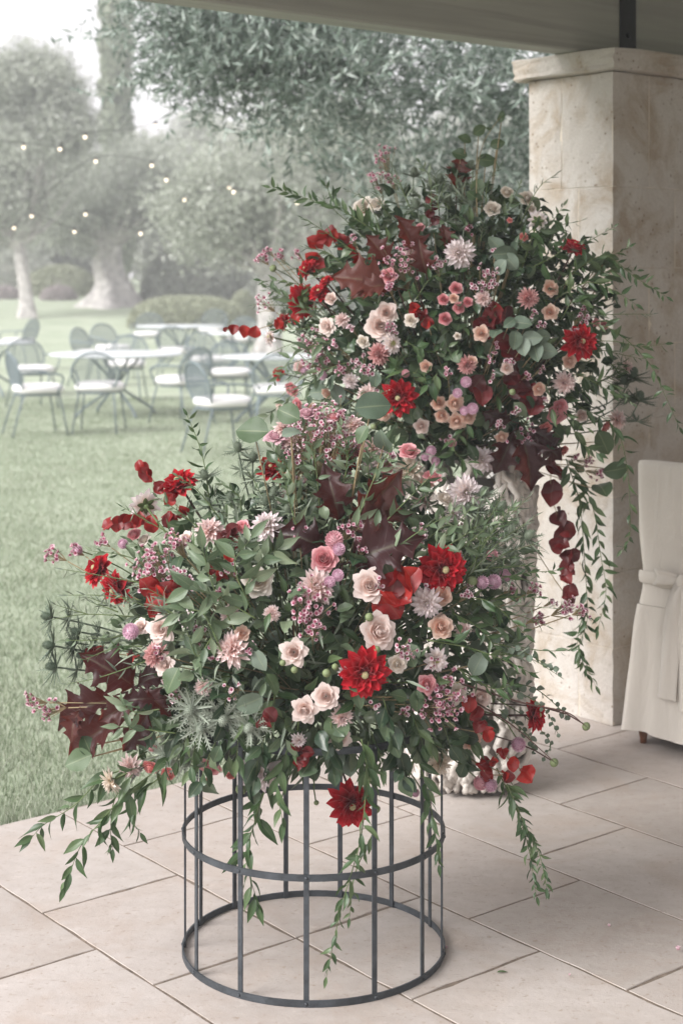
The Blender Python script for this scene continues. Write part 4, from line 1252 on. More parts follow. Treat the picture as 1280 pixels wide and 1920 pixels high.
class Arrangement:
    def __init__(s, name, base, C, rad, origin, label):
        s.root = thing(name, base, label, 'flower arrangement')
        s.C = Vector(C); s.r = Vector(rad); s.o = Vector(origin)
        s.fb = 0
    def surf(s, x, y, k=1.0):
        """where the line of sight meets the dome of the bouquet (scaled by k)"""
        e = Vector((0, 0, CAMZ)); d = px(x, y, 1.0) - e
        q = Vector([(e[i] - s.C[i]) / (s.r[i] * k) for i in range(3)]); w = Vector([d[i] / (s.r[i] * k) for i in range(3)])
        a, b, c = w.dot(w), q.dot(w), q.dot(q) - 1
        D = b * b - a * c
        t = (-b - math.sqrt(D)) / a if D > 0 else -b / a
        return e + d * t
    def normal(s, p):
        v = p - s.C
        return unit((v.x / s.r.x ** 2, v.y / s.r.y ** 2, v.z / s.r.z ** 2))
    def stem(s, parent, p, d, r=.0022, mat=None, start=None, name='stem'):
        """stem from behind a bloom down into the middle of the bouquet"""
        o = start if start is not None else s.o + Vector((random.gauss(0, .03), random.gauss(0, .03), random.uniform(-.02, .04)))
        L = (p - o).length
        m1 = p - unit(d) * min(.09, L * .3)
        b0, b1, b2 = p - unit(d) * .004, p - unit(d) * min(.16, L * .38), o.lerp(p, .35) + rnd(.006)
        P = [b0 * (1 - t) ** 3 + b1 * (3 * t * (1 - t) ** 2) + b2 * (3 * t * t * (1 - t)) + o * t ** 3 for t in [i / 9 for i in range(10)]]
        mb = MB(); mb.tube(P, [r] * 9 + [r * 1.1], 5)
        link(name, mb.mesh('stem', mat or M_stem), parent, Matrix.Identity(4))
    def face(s, p, f, jit=.12):
        n = s.normal(p)
        if f is None:
            cam_d_ = unit(Vector((0, 0, CAMZ)) - p)
            return unit(n * .75 + cam_d_ * .55 + rnd(jit))
        return unit((f[0], -f[2], f[1]))
    def flower(s, kind, x, y, dp, f=None, k=1.0, label=None, smat=None):
        p = s.surf(x, y, k)
        d = s.face(p, f)
        D = dp * p.y / FPX * (1.06 if kind in ('rose', 'cream', 'peach', 'pink') else 1.08 if kind in ('blush', 'pale', 'red', 'pom') else 1.0) * random.uniform(.93, 1.07)
        nm = {'red': 'red_dahlia', 'pale': 'pale_dahlia', 'blush': 'blush_dahlia', 'open': 'open_dahlia', 'creamd': 'cream_dahlia', 'pom': 'pink_chrysanthemum', 'peach': 'peach_rose', 'rose': 'blush_rose',
              'cream': 'cream_rose', 'pink': 'pink_rose', 'coral': 'coral_rose', 'mauve': 'mauve_rose', 'globe': 'globe_amaranth', 'bud': 'flower_bud'}[kind]
        me = FM['bud'] if kind == 'bud' else FM[kind, random.randint(0, NV - 1)]
        sq = (D, D, D * random.uniform(.9, 1.05))
        M = facing(p, d, sq)
        o = link(nm, me, s.root, M)
        if label: o['label'] = label
        if kind in ('red', 'pale', 'blush', 'creamd'): link('centre', FM['c_red' if kind == 'red' else 'c_pale'], o, M)
        if kind == 'open': link('centre', FM['c_open'], o, M)
        if kind not in ('globe', 'bud'): link('calyx', FM['calyx'], o, M)
        off = d * D * (.14 if kind not in ('globe', 'bud') else .35)
        s.stem(o, p - off, d, .0028 if D > .06 else .0017, smat or (M_dstem if kind == 'red' else M_stem))
        return o
    def thistle(s, x, y, dp, f=None, tone='', k=1.0):
        p = s.surf(x, y, k)
        d = s.face(p, f, .3)
        D = dp * p.y / FPX
        M = facing(p, d, D)
        i = random.randint(0, NV - 1)
        o = link('sea_holly', FM['cone' + tone, i], s.root, facing(p, d, D * .78))
        link('bracts', FM['bract' + tone, i], o, M)
        # a few stem leaves below the head
        st = s.o
        s.stem(o, p, d, .0022, {'d': M_thistled, 'p': M_thistlep, '': M_thistle}[tone])
        M2 = facing(p - d * D * .9 + rnd(.004), d, D * .8)
        link('bracts', FM['bract' + tone, (i + 1) % NV], o, M2)
    def wax(s, x, y, rp, n=None, k=1.02, pale=False, stem=True, src=None):
        """spray of small waxflowers with needle leaves"""
        p0 = s.surf(x, y, k)
        Rr = rp * p0.y / FPX
        n = n or max(4, int(6 + (rp / 5.3) ** 2))
        nd = s.face(p0, None)
        mb = MB(); sb = MB(); cb = MB()
        up = unit(p0 - s.o)
        root = p0 - up * Rr * 1.8
        for i in range(n):
            off = rnd(.5) * Rr; off = off - nd * off.dot(nd) * .45
            if off.length > Rr * 1.3: off *= Rr * 1.3 / off.length
            p = p0 + off
            d = unit(nd * .6 + off / Rr * .5 + rnd(.3))
            sz = random.uniform(.0115, .0165) * (p0.y / 3.6) ** .5
            A = np.array(facing(p, d, sz))
            for G in FLORET: mb.grid(G @ A[:3, :3].T + A[:3, 3])
            cb.ball(p + d * sz * .05, sz * .20, 6, 4, rot=None)
            mid = root.lerp(p, .55) + rnd(Rr * .08)
            sb.tube(smooth_path([root, mid, p - d * sz * .1], 5), [.0011, .001, .0009, .0008, .0007], 4, cap=False)
            for q in range(3):
                lp = mid.lerp(p, random.uniform(0, .9)); ld = unit(unit(p - root) + rnd(.6)) * random.uniform(.010, .020)
                sd = ld.cross(rnd()).normalized() * .0009
                b = sb.verts([lp - sd, lp + sd, lp + ld]); sb.poly((b, b + 1, b + 2), 1)
        o = link('waxflower_spray', mb.mesh('waxflower_florets', M_waxpale if pale else M_wax), s.root, Matrix.Identity(4))
        o['kind'] = 'stuff'
        link('centres', cb.mesh('waxflower_centres', M_wcentre), o, Matrix.Identity(4))['kind'] = 'stuff'
        link('twigs', sb.mesh('waxflower_twigs', [M_tstem, M_ruscus]), o, Matrix.Identity(4))['kind'] = 'stuff'
        if stem: s.stem(o, root, up, .0014, M_tstem, start=src)
    def leaf(s, parent, kind, mat, p, ydir, zh, L, name=None, W=1.0):
        return link(name or {'ruscus': 'leaf', 'rose': 'rose_leaf', 'euc': 'leaf', 'slim': 'leaf', 'oak': 'oak_leaf'}[kind], leaf_of(kind, mat), parent, frame(p, ydir, zh, (L * W, L, L)))
    def vine(s, path, n, Lp, kind='ruscus', mat=None, dd=0.0, k=1.0, droop=.25, spread=.75, d0=None, taper=.55, name='vine', smat=None, facecam=.5, W=1.0, r=.0015):
        """trailing or upright sprig through photo points; every leaf is its own piece"""
        mat = mat or M_ruscus
        d0 = d0 or s.surf(*path[0], k).y
        m = len(path) - 1
        Q = [px(x, y, d0 + dd * i / m) for i, (x, y) in enumerate(path)]
        P = smooth_path(Q, 28)
        mb = MB(); mb.tube([p + Vector((0, 0, 0)) for p in P], [r * (1.15 - .75 * i / 27) for i in range(28)], 5)
        o = link(name, mb.mesh('vine_stem', smat or M_stem), s.root, Matrix.Identity(4))
        for i in range(n):
            t = (i + .6) / n
            f = t * 26.5; j = int(f); p = P[j].lerp(P[j + 1], f - j)
            T = unit(P[min(j + 1, 27)] - P[max(j - 1, 0)])
            view = unit(Vector((0, -1, .1)) + rnd(.45))
            side = unit(T.cross(view)) * (1 if i % 2 else -1)
            yd = unit(T * random.uniform(.45, .95) + side * spread * random.uniform(.6, 1.2) + Vector((0, 0, -droop * random.uniform(.3, 1.7))) + rnd(.30))
            zh = unit(view * facecam + rnd(.5))
            L = Lp * p.y / FPX * random.uniform(.65, 1.3) * (1 - (1 - taper) * t)
            s.leaf(o, kind, mat, p, yd, zh, L, W=W)
        s.leaf(o, kind, mat, P[-1], P[-1] - P[-3] + rnd(.002), (0, -1, .3), Lp * P[-1].y / FPX * taper, W=W)
        return o
    def sprig(s, pts, Lp, mat, kind='euc', k=1.03, name='eucalyptus_sprig', smat=None, dd=0.0, aim=None, d0=None):
        """leaves at given photo points (x, y[, size]) joined by one twig"""
        d0 = d0 or s.surf(*pts[0][:2], k).y
        m = max(1, len(pts) - 1)
        Q = [px(q[0], q[1], d0 + dd * i / m) for i, q in enumerate(pts)]
        mb = MB()
        if len(Q) > 1: mb.tube(smooth_path(Q, 14), .0013, 5)
        else: mb.tube([Q[0], Q[0].lerp(s.o, .3)], .0013, 5)
        o = link(name, mb.mesh('twig', smat or M_tstem), s.root, Matrix.Identity(4))
        s.stem(o, Q[-1], unit(Q[-1] - s.o), .0015, smat or M_tstem)
        for i, q in enumerate(pts):
            l = (q[2] if len(q) > 2 else Lp) * d0 / FPX
            if aim: yd = Vector((aim[0], 0, aim[1])) + rnd(.45)
            else:
                yd = (s.normal(Q[i]) * .5 + rnd(.7)); yd.z += .1
            yd = unit(yd)
            for w in range(2 if len(pts) > 2 and kind == 'euc' and not aim else 1):
                yw = unit(yd if w == 0 else (-yd + rnd(.5)))
                zh = unit(Vector((0, -1, .25)) + rnd(.38))
                yw = unit(yw - zh * yw.dot(zh) * .7)
                ll = l * random.uniform(.85, 1.1)
                s.leaf(o, kind, mat, Q[i] - yw * ll * (.35 if len(pts) > 2 else .45), yw, zh, ll, W=random.uniform(.72, .88) if kind == 'euc' and len(pts) == 1 else 1.05)
        return o
    def wisp(s, cx, cy, rx, ry, a, reach, kind, mat, n, L, k=.97, droop=.05, name='wispy_sprig'):
        """thin spray that breaks the outline of the bouquet; a is its direction in degrees"""
        c, q = math.cos(R(a)), -math.sin(R(a)); b = random.uniform(-14, 14)
        s.vine([(cx + rx * .82 * c, cy + ry * .82 * q), (cx + rx * .95 * reach * c - q * b, cy + ry * .95 * reach * q + c * b), (cx + rx * 1.1 * reach * c, cy + ry * 1.1 * reach * q + 8)], n, L, kind, mat, k=k, droop=droop, spread=.55, name=name)
    def oak(s, leaves, mat, k=1.03):
        """leaves: (base x, base y, tip x, tip y) in the photo"""
        bx, by = leaves[0][:2]
        o = None
        for i, (x0, y0, x1, y1) in enumerate(leaves):
            p0 = s.surf(x0, y0, k * .93) + Vector((0, -.006 * i, 0)); p1 = s.surf(x1, y1, k * 1.05)
            p1 = px(x1, y1, p0.y - .02 + random.uniform(-.03, .02))
            L = (p1 - p0).length
            zh = unit(Vector((0, -1, .35)) + rnd(.25))
            if o is None:
                mb = MB(); mb.tube(smooth_path([p0, p0.lerp(s.o, .4) + rnd(.01), s.o], 8), .0025, 6)
                o = link('oak_twig', mb.mesh('oak_twig', M_dstem), s.root, Matrix.Identity(4))
            link('oak_leaf', leaf_of('oak', mat), o, frame(p0, p1 - p0, zh, (L * random.uniform(.72, .95), L, L * random.uniform(1.4, 2.6))))
    def filler(s, n, n_single, kinds, lo=.42, hi=.98, zmin=-1e9, seed=1, Lr=(.035, .062), kmask=None, C=None, rad=None):
        """inner foliage: the outermost leaves are pieces of their own, the inner ones one mass"""
        random.seed(seed)
        C = C or s.C; rad = rad or s.r
        items = []
        while len(items) < n:
            v = unit(rnd()); r = lo + (hi - lo) * random.random() ** .6
            if kmask and not kmask(v): continue
            lump = 1 + .10 * math.sin(v.x * 7 + seed) * math.sin(v.z * 8 + v.y * 5)
            p = C + Vector((v.x * rad.x, v.y * rad.y, v.z * rad.z)) * (r * lump)
            if p.z < zmin: continue
            items.append((p, v, r))
        items.sort(key=lambda q: -(q[2] - .35 * q[1].y))   # outermost ones on the open side first
        mb = {}
        holder = None
        for i, (p, v, r) in enumerate(items):
            kind, mat = random.choices([q[:2] for q in kinds], [q[2] for q in kinds])[0]
            L = random.uniform(*Lr) * (.9 if kind == 'rose' else 1.05)
            yd = unit(v * .7 + rnd(.55) + Vector((0, 0, -.25)))
            zh = unit(v + Vector((0, 0, .5)) + rnd(.4))
            M = frame(p, yd, zh, L)
            if i < n_single:
                s.leaf(s.root, kind, mat, p, yd, zh, L, name='foliage_leaf')
            else:
                me = leaf_of(kind, mat)
                mb.setdefault(mat.name, []).append((me, M))
        for mn, lst in mb.items():
            V = []; 
            polys = []
            base = 0
            cache = {}
            uvs = []
            for me, M in lst:
                if me.name not in cache:
                    co = np.zeros(len(me.vertices) * 3); me.vertices.foreach_get('co', co)
                    vi = np.zeros(len(me.loops), np.int32); me.loops.foreach_get('vertex_index', vi)
                    u = np.zeros(len(me.loops) * 2); me.uv_layers[0].data.foreach_get('uv', u)
                    cache[me.name] = (co.reshape(-1, 3), vi, u)
                co, vi, u = cache[me.name]
                A = np.array(M)
                V.append(co @ A[:3, :3].T + A[:3, 3]); polys.append(vi + base); uvs.append(u); base += len(co)
            V = np.concatenate(V); vi = np.concatenate(polys); u = np.concatenate(uvs)
            m2 = bpy.data.meshes.new('inner_foliage')
            m2.vertices.add(len(V)); m2.vertices.foreach_set('co', V.ravel())
            m2.loops.add(len(vi)); m2.loops.foreach_set('vertex_index', vi.astype(np.int32))
            m2.polygons.add(len(vi) // 4); m2.polygons.foreach_set('loop_start', np.arange(0, len(vi), 4, dtype=np.int32))
            m2.polygons.foreach_set('use_smooth', np.ones(len(vi) // 4, bool))
            ul = m2.uv_layers.new(name='UVMap'); ul.data.foreach_set('uv', u)
            m2.materials.append(MATS[mn]); m2.update(calc_edges=True)
            o = link('inner_foliage', m2, s.root, Matrix.Identity(4)); o['kind'] = 'stuff'

# ================================================================ LOWER BOUQUET
random.seed(21)
FB = Arrangement('flower_arrangement', SC + Vector((0, 0, SH)), SC + Vector((-.01, 0, .745)), (.48, .36, .335), SC + Vector((0, 0, SH + .02)),
                 'lower bouquet of red dahlias, blush roses and burgundy leaves on the iron cage')
A = FB
for q in [(683, 1262, 104, (.05, -.05, 1)), (660, 1508, 92, (.05, -.12, 1)), (830, 1068, 94, (.30, .12, .9)), (183, 1067, 76, (-.75, .45, .45)), (217, 1104, 76, (-.55, -.25, .6)),
          (335, 905, 70, (-.35, .75, .5)), (508, 878, 56, (-.1, .75, .6)), (640, 857, 58, (.2, .7, .6)), (1004, 1341, 60, (.75, .15, .45))]:
    A.flower('red', q[0], q[1], q[2], q[3], 1.06, 'deep red dahlia')
for (k, x, y, d, f) in [('pale', 500, 984, 66, (-.1, .55, .7)), ('blush', 594, 1100, 76, None), ('blush', 432, 1217, 68, (-.5, .1, .7)), ('blush', 393, 992, 58, (-.1, .6, .6)), ('open', 271, 945, 66, (-.4, .35, -.7)),
          ('pale', 486, 1452, 78, (-.05, -.05, 1)), ('pale', 800, 1132, 62, (.1, -.1, .9)), ('open', 818, 1238, 54, None), ('creamd', 825, 1432, 60, (.3, -.2, .8)), ('pale', 873, 924, 66, (.1, .15, .95)),
          ('pom', 289, 1231, 52, None), ('pom', 322, 1282, 36, None), ('creamd', 204, 1467, 58, (-.7, -.3, .3)), ('open', 746, 905, 54, (.0, .2, .9)), ('creamd', 769, 878, 64, (.2, .5, .6)), ('blush', 243, 1440, 46, (-.2, -.2, .9))]:
    A.flower(k, x, y, d, f, 1.04)
for (k, x, y, d) in [('rose', 551, 1223, 46), ('rose', 693, 1098, 58), ('rose', 710, 1184, 62), ('peach', 827, 1175, 44), ('pink', 607, 1048, 50), ('cream', 484, 1090, 54), ('pink', 454, 987, 28), ('rose', 302, 1179, 44),
          ('rose', 308, 1247, 34), ('rose', 611, 1306, 44), ('rose', 571, 1331, 42), ('blush', 641, 1348, 42), ('rose', 637, 1385, 38), ('pink', 394, 1438, 46), ('coral', 282, 1439, 34), ('coral', 315, 1451, 32), ('pink', 285, 1403, 24),
          ('pink', 801, 1283, 38), ('rose', 900, 1308, 44), ('peach', 885, 1390, 40), ('peach', 454, 1187, 30), ('peach', 830, 1117, 40), ('pink', 251, 1002, 30), ('pink', 676, 845, 44), ('mauve', 517, 818, 46), ('pink', 810, 893, 34),
          ('pink', 767, 845, 42), ('pink', 724, 877, 30), ('coral', 390, 1464, 20), ('coral', 432, 1455, 18), ('cream', 270, 1012, 26), ('cream', 858, 1300, 40), ('rose', 265, 1175, 26)]:
    A.flower(k, x, y, d, None, 1.02)
for (x, y, d) in [(626, 1013, 32), (635, 1030, 24), (633, 1079, 24), (618, 1091, 22), (921, 1041, 24), (925, 1091, 26), (946, 1079, 22), (903, 1092, 24), (146, 1032, 20), (231, 1020, 20), (246, 1184, 28), (971, 1395, 26), (900, 1467, 26), (918, 1471, 26), (778, 1486, 16), (800, 1506, 16)]:
    A.flower('globe', x, y, d, None, 1.07)
for (x, y, d) in [(692, 1157, 18), (706, 1218, 16), (612, 1262, 18), (628, 1250, 14), (530, 1243, 13), (552, 1256, 14), (452, 1480, 22), (526, 1505, 15), (705, 1517, 18), (1098, 1362, 18), (1038, 1430, 18), (885, 1090, 22), (695, 1462, 16), (593, 1505, 11)]:
    A.flower('bud', x, y, d, None, 1.05, smat=M_dstem if x > 1000 else None)
for (x, y, d) in [(447, 846, 44), (474, 864, 44), (387, 897, 44), (391, 950, 44), (435, 938, 42), (514, 930, 44), (458, 1022, 46), (212, 1206, 42)]:
    A.thistle(x, y, d, (random.uniform(-.4, .2), .8, .4), '', 1.05)
for (x, y, d) in [(98, 1157, 46), (101, 1211, 46), (106, 1251, 46), (140, 1205, 40), (150, 1185, 40), (160, 1230, 36)]:
    A.thistle(x, y, d, (-.85, .2, .3), 'd', 1.02)
for (x, y, d) in [(358, 1328, 56), (420, 1346, 58), (378, 1362, 52), (309, 1416, 52), (351, 1425, 48), (468, 1361, 52)]:
    A.thistle(x, y, d, (-.1, -.1, 1), 'p', 1.05)
for (x, y, d) in [(935, 955, 46), (950, 1000, 48), (985, 1010, 50), (915, 1000, 46), (900, 1050, 44), (960, 1060, 44)]:
    A.thistle(x, y, d, (.45, .6, .4), '', .98)
for (x, y, r, p) in [(279, 1064, 42, 0), (325, 1019, 22, 0), (360, 1094, 14, 1), (100, 1037, 16, 0), (585, 1134, 42, 0), (585, 1180, 18, 0), (757, 1219, 18, 1), (654, 984, 20, 0), (836, 1306, 46, 0), (820, 1335, 26, 0), (60, 1318, 16, 0),
             (92, 1328, 18, 0), (140, 1030, 12, 0), (606, 802, 56, 1), (640, 815, 40, 1), (570, 830, 34, 0), (545, 850, 24, 1), (567, 897, 20, 0), (643, 895, 14, 1), (1066, 1142, 20, 0), (1092, 1146, 12, 0), (1009, 1159, 13, 0), (1006, 1104, 12, 0), (959, 1104, 10, 0), (1035, 1130, 10, 1),
             (190, 1012, 12, 0), (330, 1075, 20, 1), (560, 795, 24, 1), (640, 780, 18, 0)]:
    A.wax(x, y, r, None, 1.06, p)
A.oak([(262, 1292, 158, 1226), (250, 1283, 325, 1258), (222, 1300, 98, 1350), (238, 1335, 122, 1412), (262, 1286, 322, 1338), (268, 1300, 185, 1352), (285, 1325, 232, 1408), (300, 1300, 225, 1312)], M_oak, 1.05)
A.oak([(150, 1325, 128, 1385)], M_oakred, 1.0)
A.oak([(642, 1056, 788, 1004), (618, 1030, 522, 990), (640, 985, 612, 878), (652, 980, 754, 892), (648, 990, 766, 950)], M_oak, .99)
A.sprig([(265, 876), (276, 888), (300, 915, 24), (320, 935, 24), (342, 960, 24)], 27, M_redleaf, dd=-.03)
A.sprig([(205, 985), (222, 982), (240, 978), (262, 975), (285, 980), (318, 972)], 30, M_redleaf)
A.sprig([(283, 1100), (300, 1118), (318, 1110), (290, 1140, 34), (335, 1100, 34)], 42, M_redleaf, k=1.06)
A.sprig([(738, 1090), (752, 1120), (765, 1085), (728, 1130)], 54, M_redleaf, k=1.05)
A.sprig([(556, 1400), (575, 1410), (565, 1425), (560, 1435)], 22, M_darkred, k=1.03)
A.sprig([(505, 1340), (495, 1352)], 30, M_darkred)
A.sprig([(880, 1318), (891, 1338), (898, 1359), (911, 1376)], 28, M_redleaf, k=1.05)
A.sprig([(985, 1448, 34), (960, 1432), (940, 1410), (922, 1425), (905, 1430), (912, 1452), (950, 1452)], 24, M_redleaf, k=1.0)
A.sprig([(434, 996), (420, 1010), (440, 1015)], 30, M_darkred)
A.sprig([(170, 1225), (188, 1222), (250, 1230)], 24, M_redleaf, k=1.0)
A.sprig([(395, 1065), (430, 1045), (418, 1075)], 24, M_redleaf, k=1.0)
A.sprig([(500, 870), (520, 885)], 30, M_redleaf, k=.98)
A.sprig([(476, 809)], 74, M_eucdark, aim=(-1, .1), d0=3.6)
A.sprig([(543, 778)], 52, M_eucdark, aim=(-1, .15), d0=3.62)
A.sprig([(722, 825)], 56, M_euc, aim=(.5, -.9), d0=3.62)
A.sprig([(696, 763)], 66, M_euc, aim=(1, -.1), d0=3.64)
A.sprig([(681, 814)], 44, M_eucdark, aim=(-.1, -1), d0=3.6)
A.sprig([(545, 815)], 46, M_thistlep if False else M_euc, aim=(.7, .5), d0=3.55)
A.sprig([(726, 1068)], 46, M_eucdark, aim=(-.3, .9)); A.sprig([(768, 1078)], 44, M_eucdark, aim=(.8, -.3)); A.sprig([(896, 1245)], 52, M_euc, aim=(.2, .5))
A.sprig([(781, 1312)], 42, M_eucdark, aim=(.2, -1)); A.sprig([(470, 1316)], 52, M_euc, aim=(-1, .2)); A.sprig([(487, 1235)], 44, M_euc, aim=(0, -1)); A.sprig([(508, 1282)], 44, M_eucdark, aim=(.6, -.7))
A.sprig([(748, 1306)], 36, M_eucdark, aim=(-.4, .6)); A.sprig([(558, 869)], 44, M_eucdark, aim=(.2, -.6)); A.sprig([(150, 1425)], 58, M_eucdark, aim=(-.5, -.6)); A.sprig([(165, 1400)], 48, M_eucdark, aim=(-.2, .7))
A.sprig([(540, 1362)], 50, M_eucdark, aim=(0, -1)); A.sprig([(585, 1440)], 52, M_lightleaf and M_eucdark, aim=(.1, -1)); A.sprig([(330, 985)], 36, M_eucdark, aim=(.6, -.2))
# small grey eucalyptus
A.vine([(900, 1200), (960, 1215), (1010, 1238), (1045, 1262)], 18, 17, 'euc', M_euc, 0, .98, .1, .9, name='eucalyptus_sprig')
for pth in ([(920, 1290), (975, 1300), (1020, 1330), (1045, 1375)], [(930, 1310), (985, 1345), (1030, 1390), (1020, 1420)], [(940, 1280), (1000, 1290), (1050, 1330), (1062, 1345)], [(935, 1330), (990, 1380), (1000, 1410)]):
    A.vine(pth, 18, 16, 'euc', M_euc, 0, .98, .1, .9, name='eucalyptus_sprig')
A.vine([(860, 1280), (980, 1318), (1060, 1335), (1098, 1362)], 0, 10, smat=M_dstem, k=1.0, name='flower_stalk', r=.0024)
A.vine([(880, 1310), (960, 1360), (1038, 1428)], 0, 10, smat=M_dstem, k=1.0, name='flower_stalk', r=.0022)
# trailing ruscus
A.vine([(300, 1440), (235, 1490), (190, 1540), (150, 1590), (125, 1660)], 20, 62, dd=-.04, k=1.02, droop=.5)
A.vine([(290, 1430), (200, 1455), (140, 1510), (85, 1545), (60, 1570)], 18, 62, dd=-.05, k=1.02, droop=.5)
A.vine([(310, 1450), (262, 1490), (245, 1530), (262, 1560)], 12, 50, dd=0, k=1.02, droop=.6)
A.vine([(250, 1450), (215, 1500), (208, 1560), (212, 1590)], 12, 50, dd=0, k=1.02, droop=.6)
A.vine([(500, 1470), (478, 1540), (462, 1610), (482, 1690)], 22, 58, dd=0, k=1.04, droop=.5, taper=.8)
A.vine([(540, 1400), (520, 1470), (530, 1540)], 9, 52, dd=0, k=1.02, droop=.5, taper=.8)
A.vine([(690, 1390), (678, 1560), (640, 1700), (612, 1830)], 34, 46, dd=-.02, k=1.02, droop=.5)
A.vine([(700, 1560), (665, 1640), (655, 1720)], 12, 40, dd=0, k=1.0, droop=.5)
A.vine([(775, 1400), (800, 1480), (815, 1560), (822, 1620)], 20, 46, dd=0, k=.98, droop=.55)
A.vine([(930, 1440), (968, 1520), (990, 1590), (1005, 1680)], 36, 38, dd=-.02, k=.95, droop=.4)
A.vine([(950, 1470), (980, 1540), (1010, 1600), (1025, 1670)], 30, 36, dd=-.02, k=.95, droop=.4)
A.vine([(395, 960), (385, 880), (372, 830), (352, 780)], 18, 34, dd=.02, k=1.0, droop=-.1)
A.vine([(300, 1330), (255, 1335), (232, 1322)], 6, 52, mat=M_lightleaf, k=1.10, droop=.2, taper=.8)
A.vine([(330, 1375), (275, 1368), (225, 1362)], 7, 46, mat=M_lightleaf, k=1.08, droop=.3, taper=.8)
for pth in ([(440, 1180), (400, 1100), (380, 1030)], [(470, 1140), (440, 1060), (470, 1010)], [(420, 1230), (380, 1150), (340, 1150)], [(480, 1160), (410, 1120), (350, 1100)], [(460, 1100), (490, 1050), (520, 1030)], [(400, 1190), (370, 1230), (350, 1180)]):
    A.vine(pth, 11, 54, mat=M_lightleaf, k=1.06, droop=.1, taper=.9, W=1.25)
for pth in ([(800, 1200), (880, 1215), (950, 1240), (990, 1260)], [(850, 1150), (900, 1180), (940, 1230)], [(860, 1120), (920, 1130), (985, 1190)], [(850, 1250), (920, 1290), (960, 1285)], [(820, 1050), (880, 1120), (930, 1150)]):
    A.vine(pth, 13, 44, k=1.0, droop=.2)
for pth in ([(700, 1060), (780, 1000), (850, 960)], [(780, 1060), (860, 1010), (900, 985)], [(800, 1010), (845, 985), (890, 1030)], [(560, 1000), (540, 930), (530, 880)], [(600, 900), (560, 900), (520, 960)]):
    A.vine(pth, 11, 40, mat=M_lightleaf, k=.98, droop=.1, W=1.1)
for i in range(16):                                  # fine grey needle foliage
    x, y = random.choice([(470, 920), (520, 940), (560, 950), (930, 1000), (900, 1020), (300, 1130), (260, 1130), (240, 1150), (410, 1290), (500, 900), (180, 1170)])
    x += random.uniform(-25, 25); y += random.uniform(-25, 25)
    p = A.surf(x, y, .9); q = A.surf(x + (x - 590) * .12, y + (y - 1250) * .16, 1.05)
    A.vine([(x, y), ((x * 2 + (x - 590) * .12) / 2, (y * 2 + (y - 1250) * .16) / 2), (x + (x - 590) * .14, y + (y - 1250) * .18)], 9, 34, 'slim', M_thistle, k=1.03, droop=.0, spread=.5, name='grey_sprig')
# leaves spilling over the rim of the cage
for i in range(46):
    t = R(-100 + 200 * (i + random.uniform(-.3, .3)) / 45)
    if -12 < math.degrees(t) < 22 and i % 3: continue
    rr = random.uniform(.30, .40)
    p = SC + Vector((math.sin(t) * rr, -math.cos(t) * rr, random.uniform(.53, .65)))
    x, y = CX + p.x / p.y * FPX, HY + (CAMZ - p.z) / p.y * FPX
    dx = math.sin(t) * random.uniform(10, 40)
    A.vine([(x - dx, y - 40), (x, y), (x + dx * .6, y + random.uniform(25, 60))], 7, 46, 'ruscus' if i % 2 else 'rose', M_ruscus if i % 2 else M_rose_leaf, d0=p.y, droop=.5, taper=.8, W=1.1)
A.filler(3600, 260, [('rose', M_rose_leaf, 4.2), ('ruscus', M_ruscus, 2.6), ('rose', M_lightleaf, 1.9), ('ruscus', M_lightleaf, 1.9), ('euc', M_eucdark, .8), ('euc', M_euc, .5), ('slim', M_thistle, 2.4)], .30, .99, SC.z + SH - .09, 5)

A.filler(420, 30, [('rose', M_rose_leaf, 3), ('ruscus', M_lightleaf, 3), ('rose', M_lightleaf, 2), ('slim', M_thistle, 3)], .2, .98, 0, 6, C=px(650, 925, 3.80), rad=Vector((.25, .18, .13)))
A.filler(300, 20, [('ruscus', M_lightleaf, 3), ('slim', M_thistle, 4), ('rose', M_lightleaf, 2)], .2, .98, 0, 7, C=px(880, 1040, 3.95), rad=Vector((.15, .15, .15)))
random.seed(77)
for pth in ([(660, 1000), (700, 900), (740, 830)], [(700, 1000), (770, 930), (820, 880)], [(600, 960), (590, 860), (570, 800)], [(560, 960), (540, 880), (510, 840)], [(640, 960), (650, 860), (640, 800)], [(800, 1040), (850, 990), (900, 930)], [(820, 1060), (900, 1000), (960, 950)], [(700, 960), (690, 880), (700, 830)]):
    A.vine(pth, 12, 38, mat=M_lightleaf, k=1.0, droop=.05, W=1.05)
for (x, y, r, p) in [(700, 880, 20, 1), (560, 850, 22, 0), (620, 850, 26, 1), (660, 830, 18, 0), (730, 850, 16, 1), (535, 905, 16, 0), (850, 985, 12, 1), (590, 780, 26, 0), (790, 1000, 14, 1)]:
    A.wax(x, y, r, None, 1.05, p)
for (k, x, y, d) in [('blush', 548, 826, 44), ('pink', 600, 838, 34), ('rose', 655, 905, 34), ('cream', 835, 935, 34), ('peach', 800, 905, 28), ('pale', 700, 870, 46), ('mauve', 575, 775, 36), ('pink', 625, 782, 34), ('blush', 665, 795, 44), ('blush', 700, 835, 46), ('pink', 590, 815, 30), ('blush', 530, 800, 40), ('pale', 850, 960, 40), ('blush', 790, 935, 44), ('blush', 430, 1150, 40), ('pale', 650, 1260, 0.1 + 34), ('blush', 380, 1290, 34), ('rose', 530, 930, 28), ('pale', 350, 1160, 38), ('blush', 510, 1150, 34), ('cream', 745, 1245, 34), ('rose', 350, 1010, 30), ('blush', 870, 1180, 36), ('pale', 560, 1390, 34)]:
    A.flower(k, x, y, d, None, 1.02)
for (x, y, d) in [(560, 920, 42), (600, 930, 42), (500, 945, 42), (540, 960, 40), (880, 960, 46), (905, 930, 44)]:
    A.thistle(x, y, d, (random.uniform(-.3, .4), .8, .4), '', 1.03)

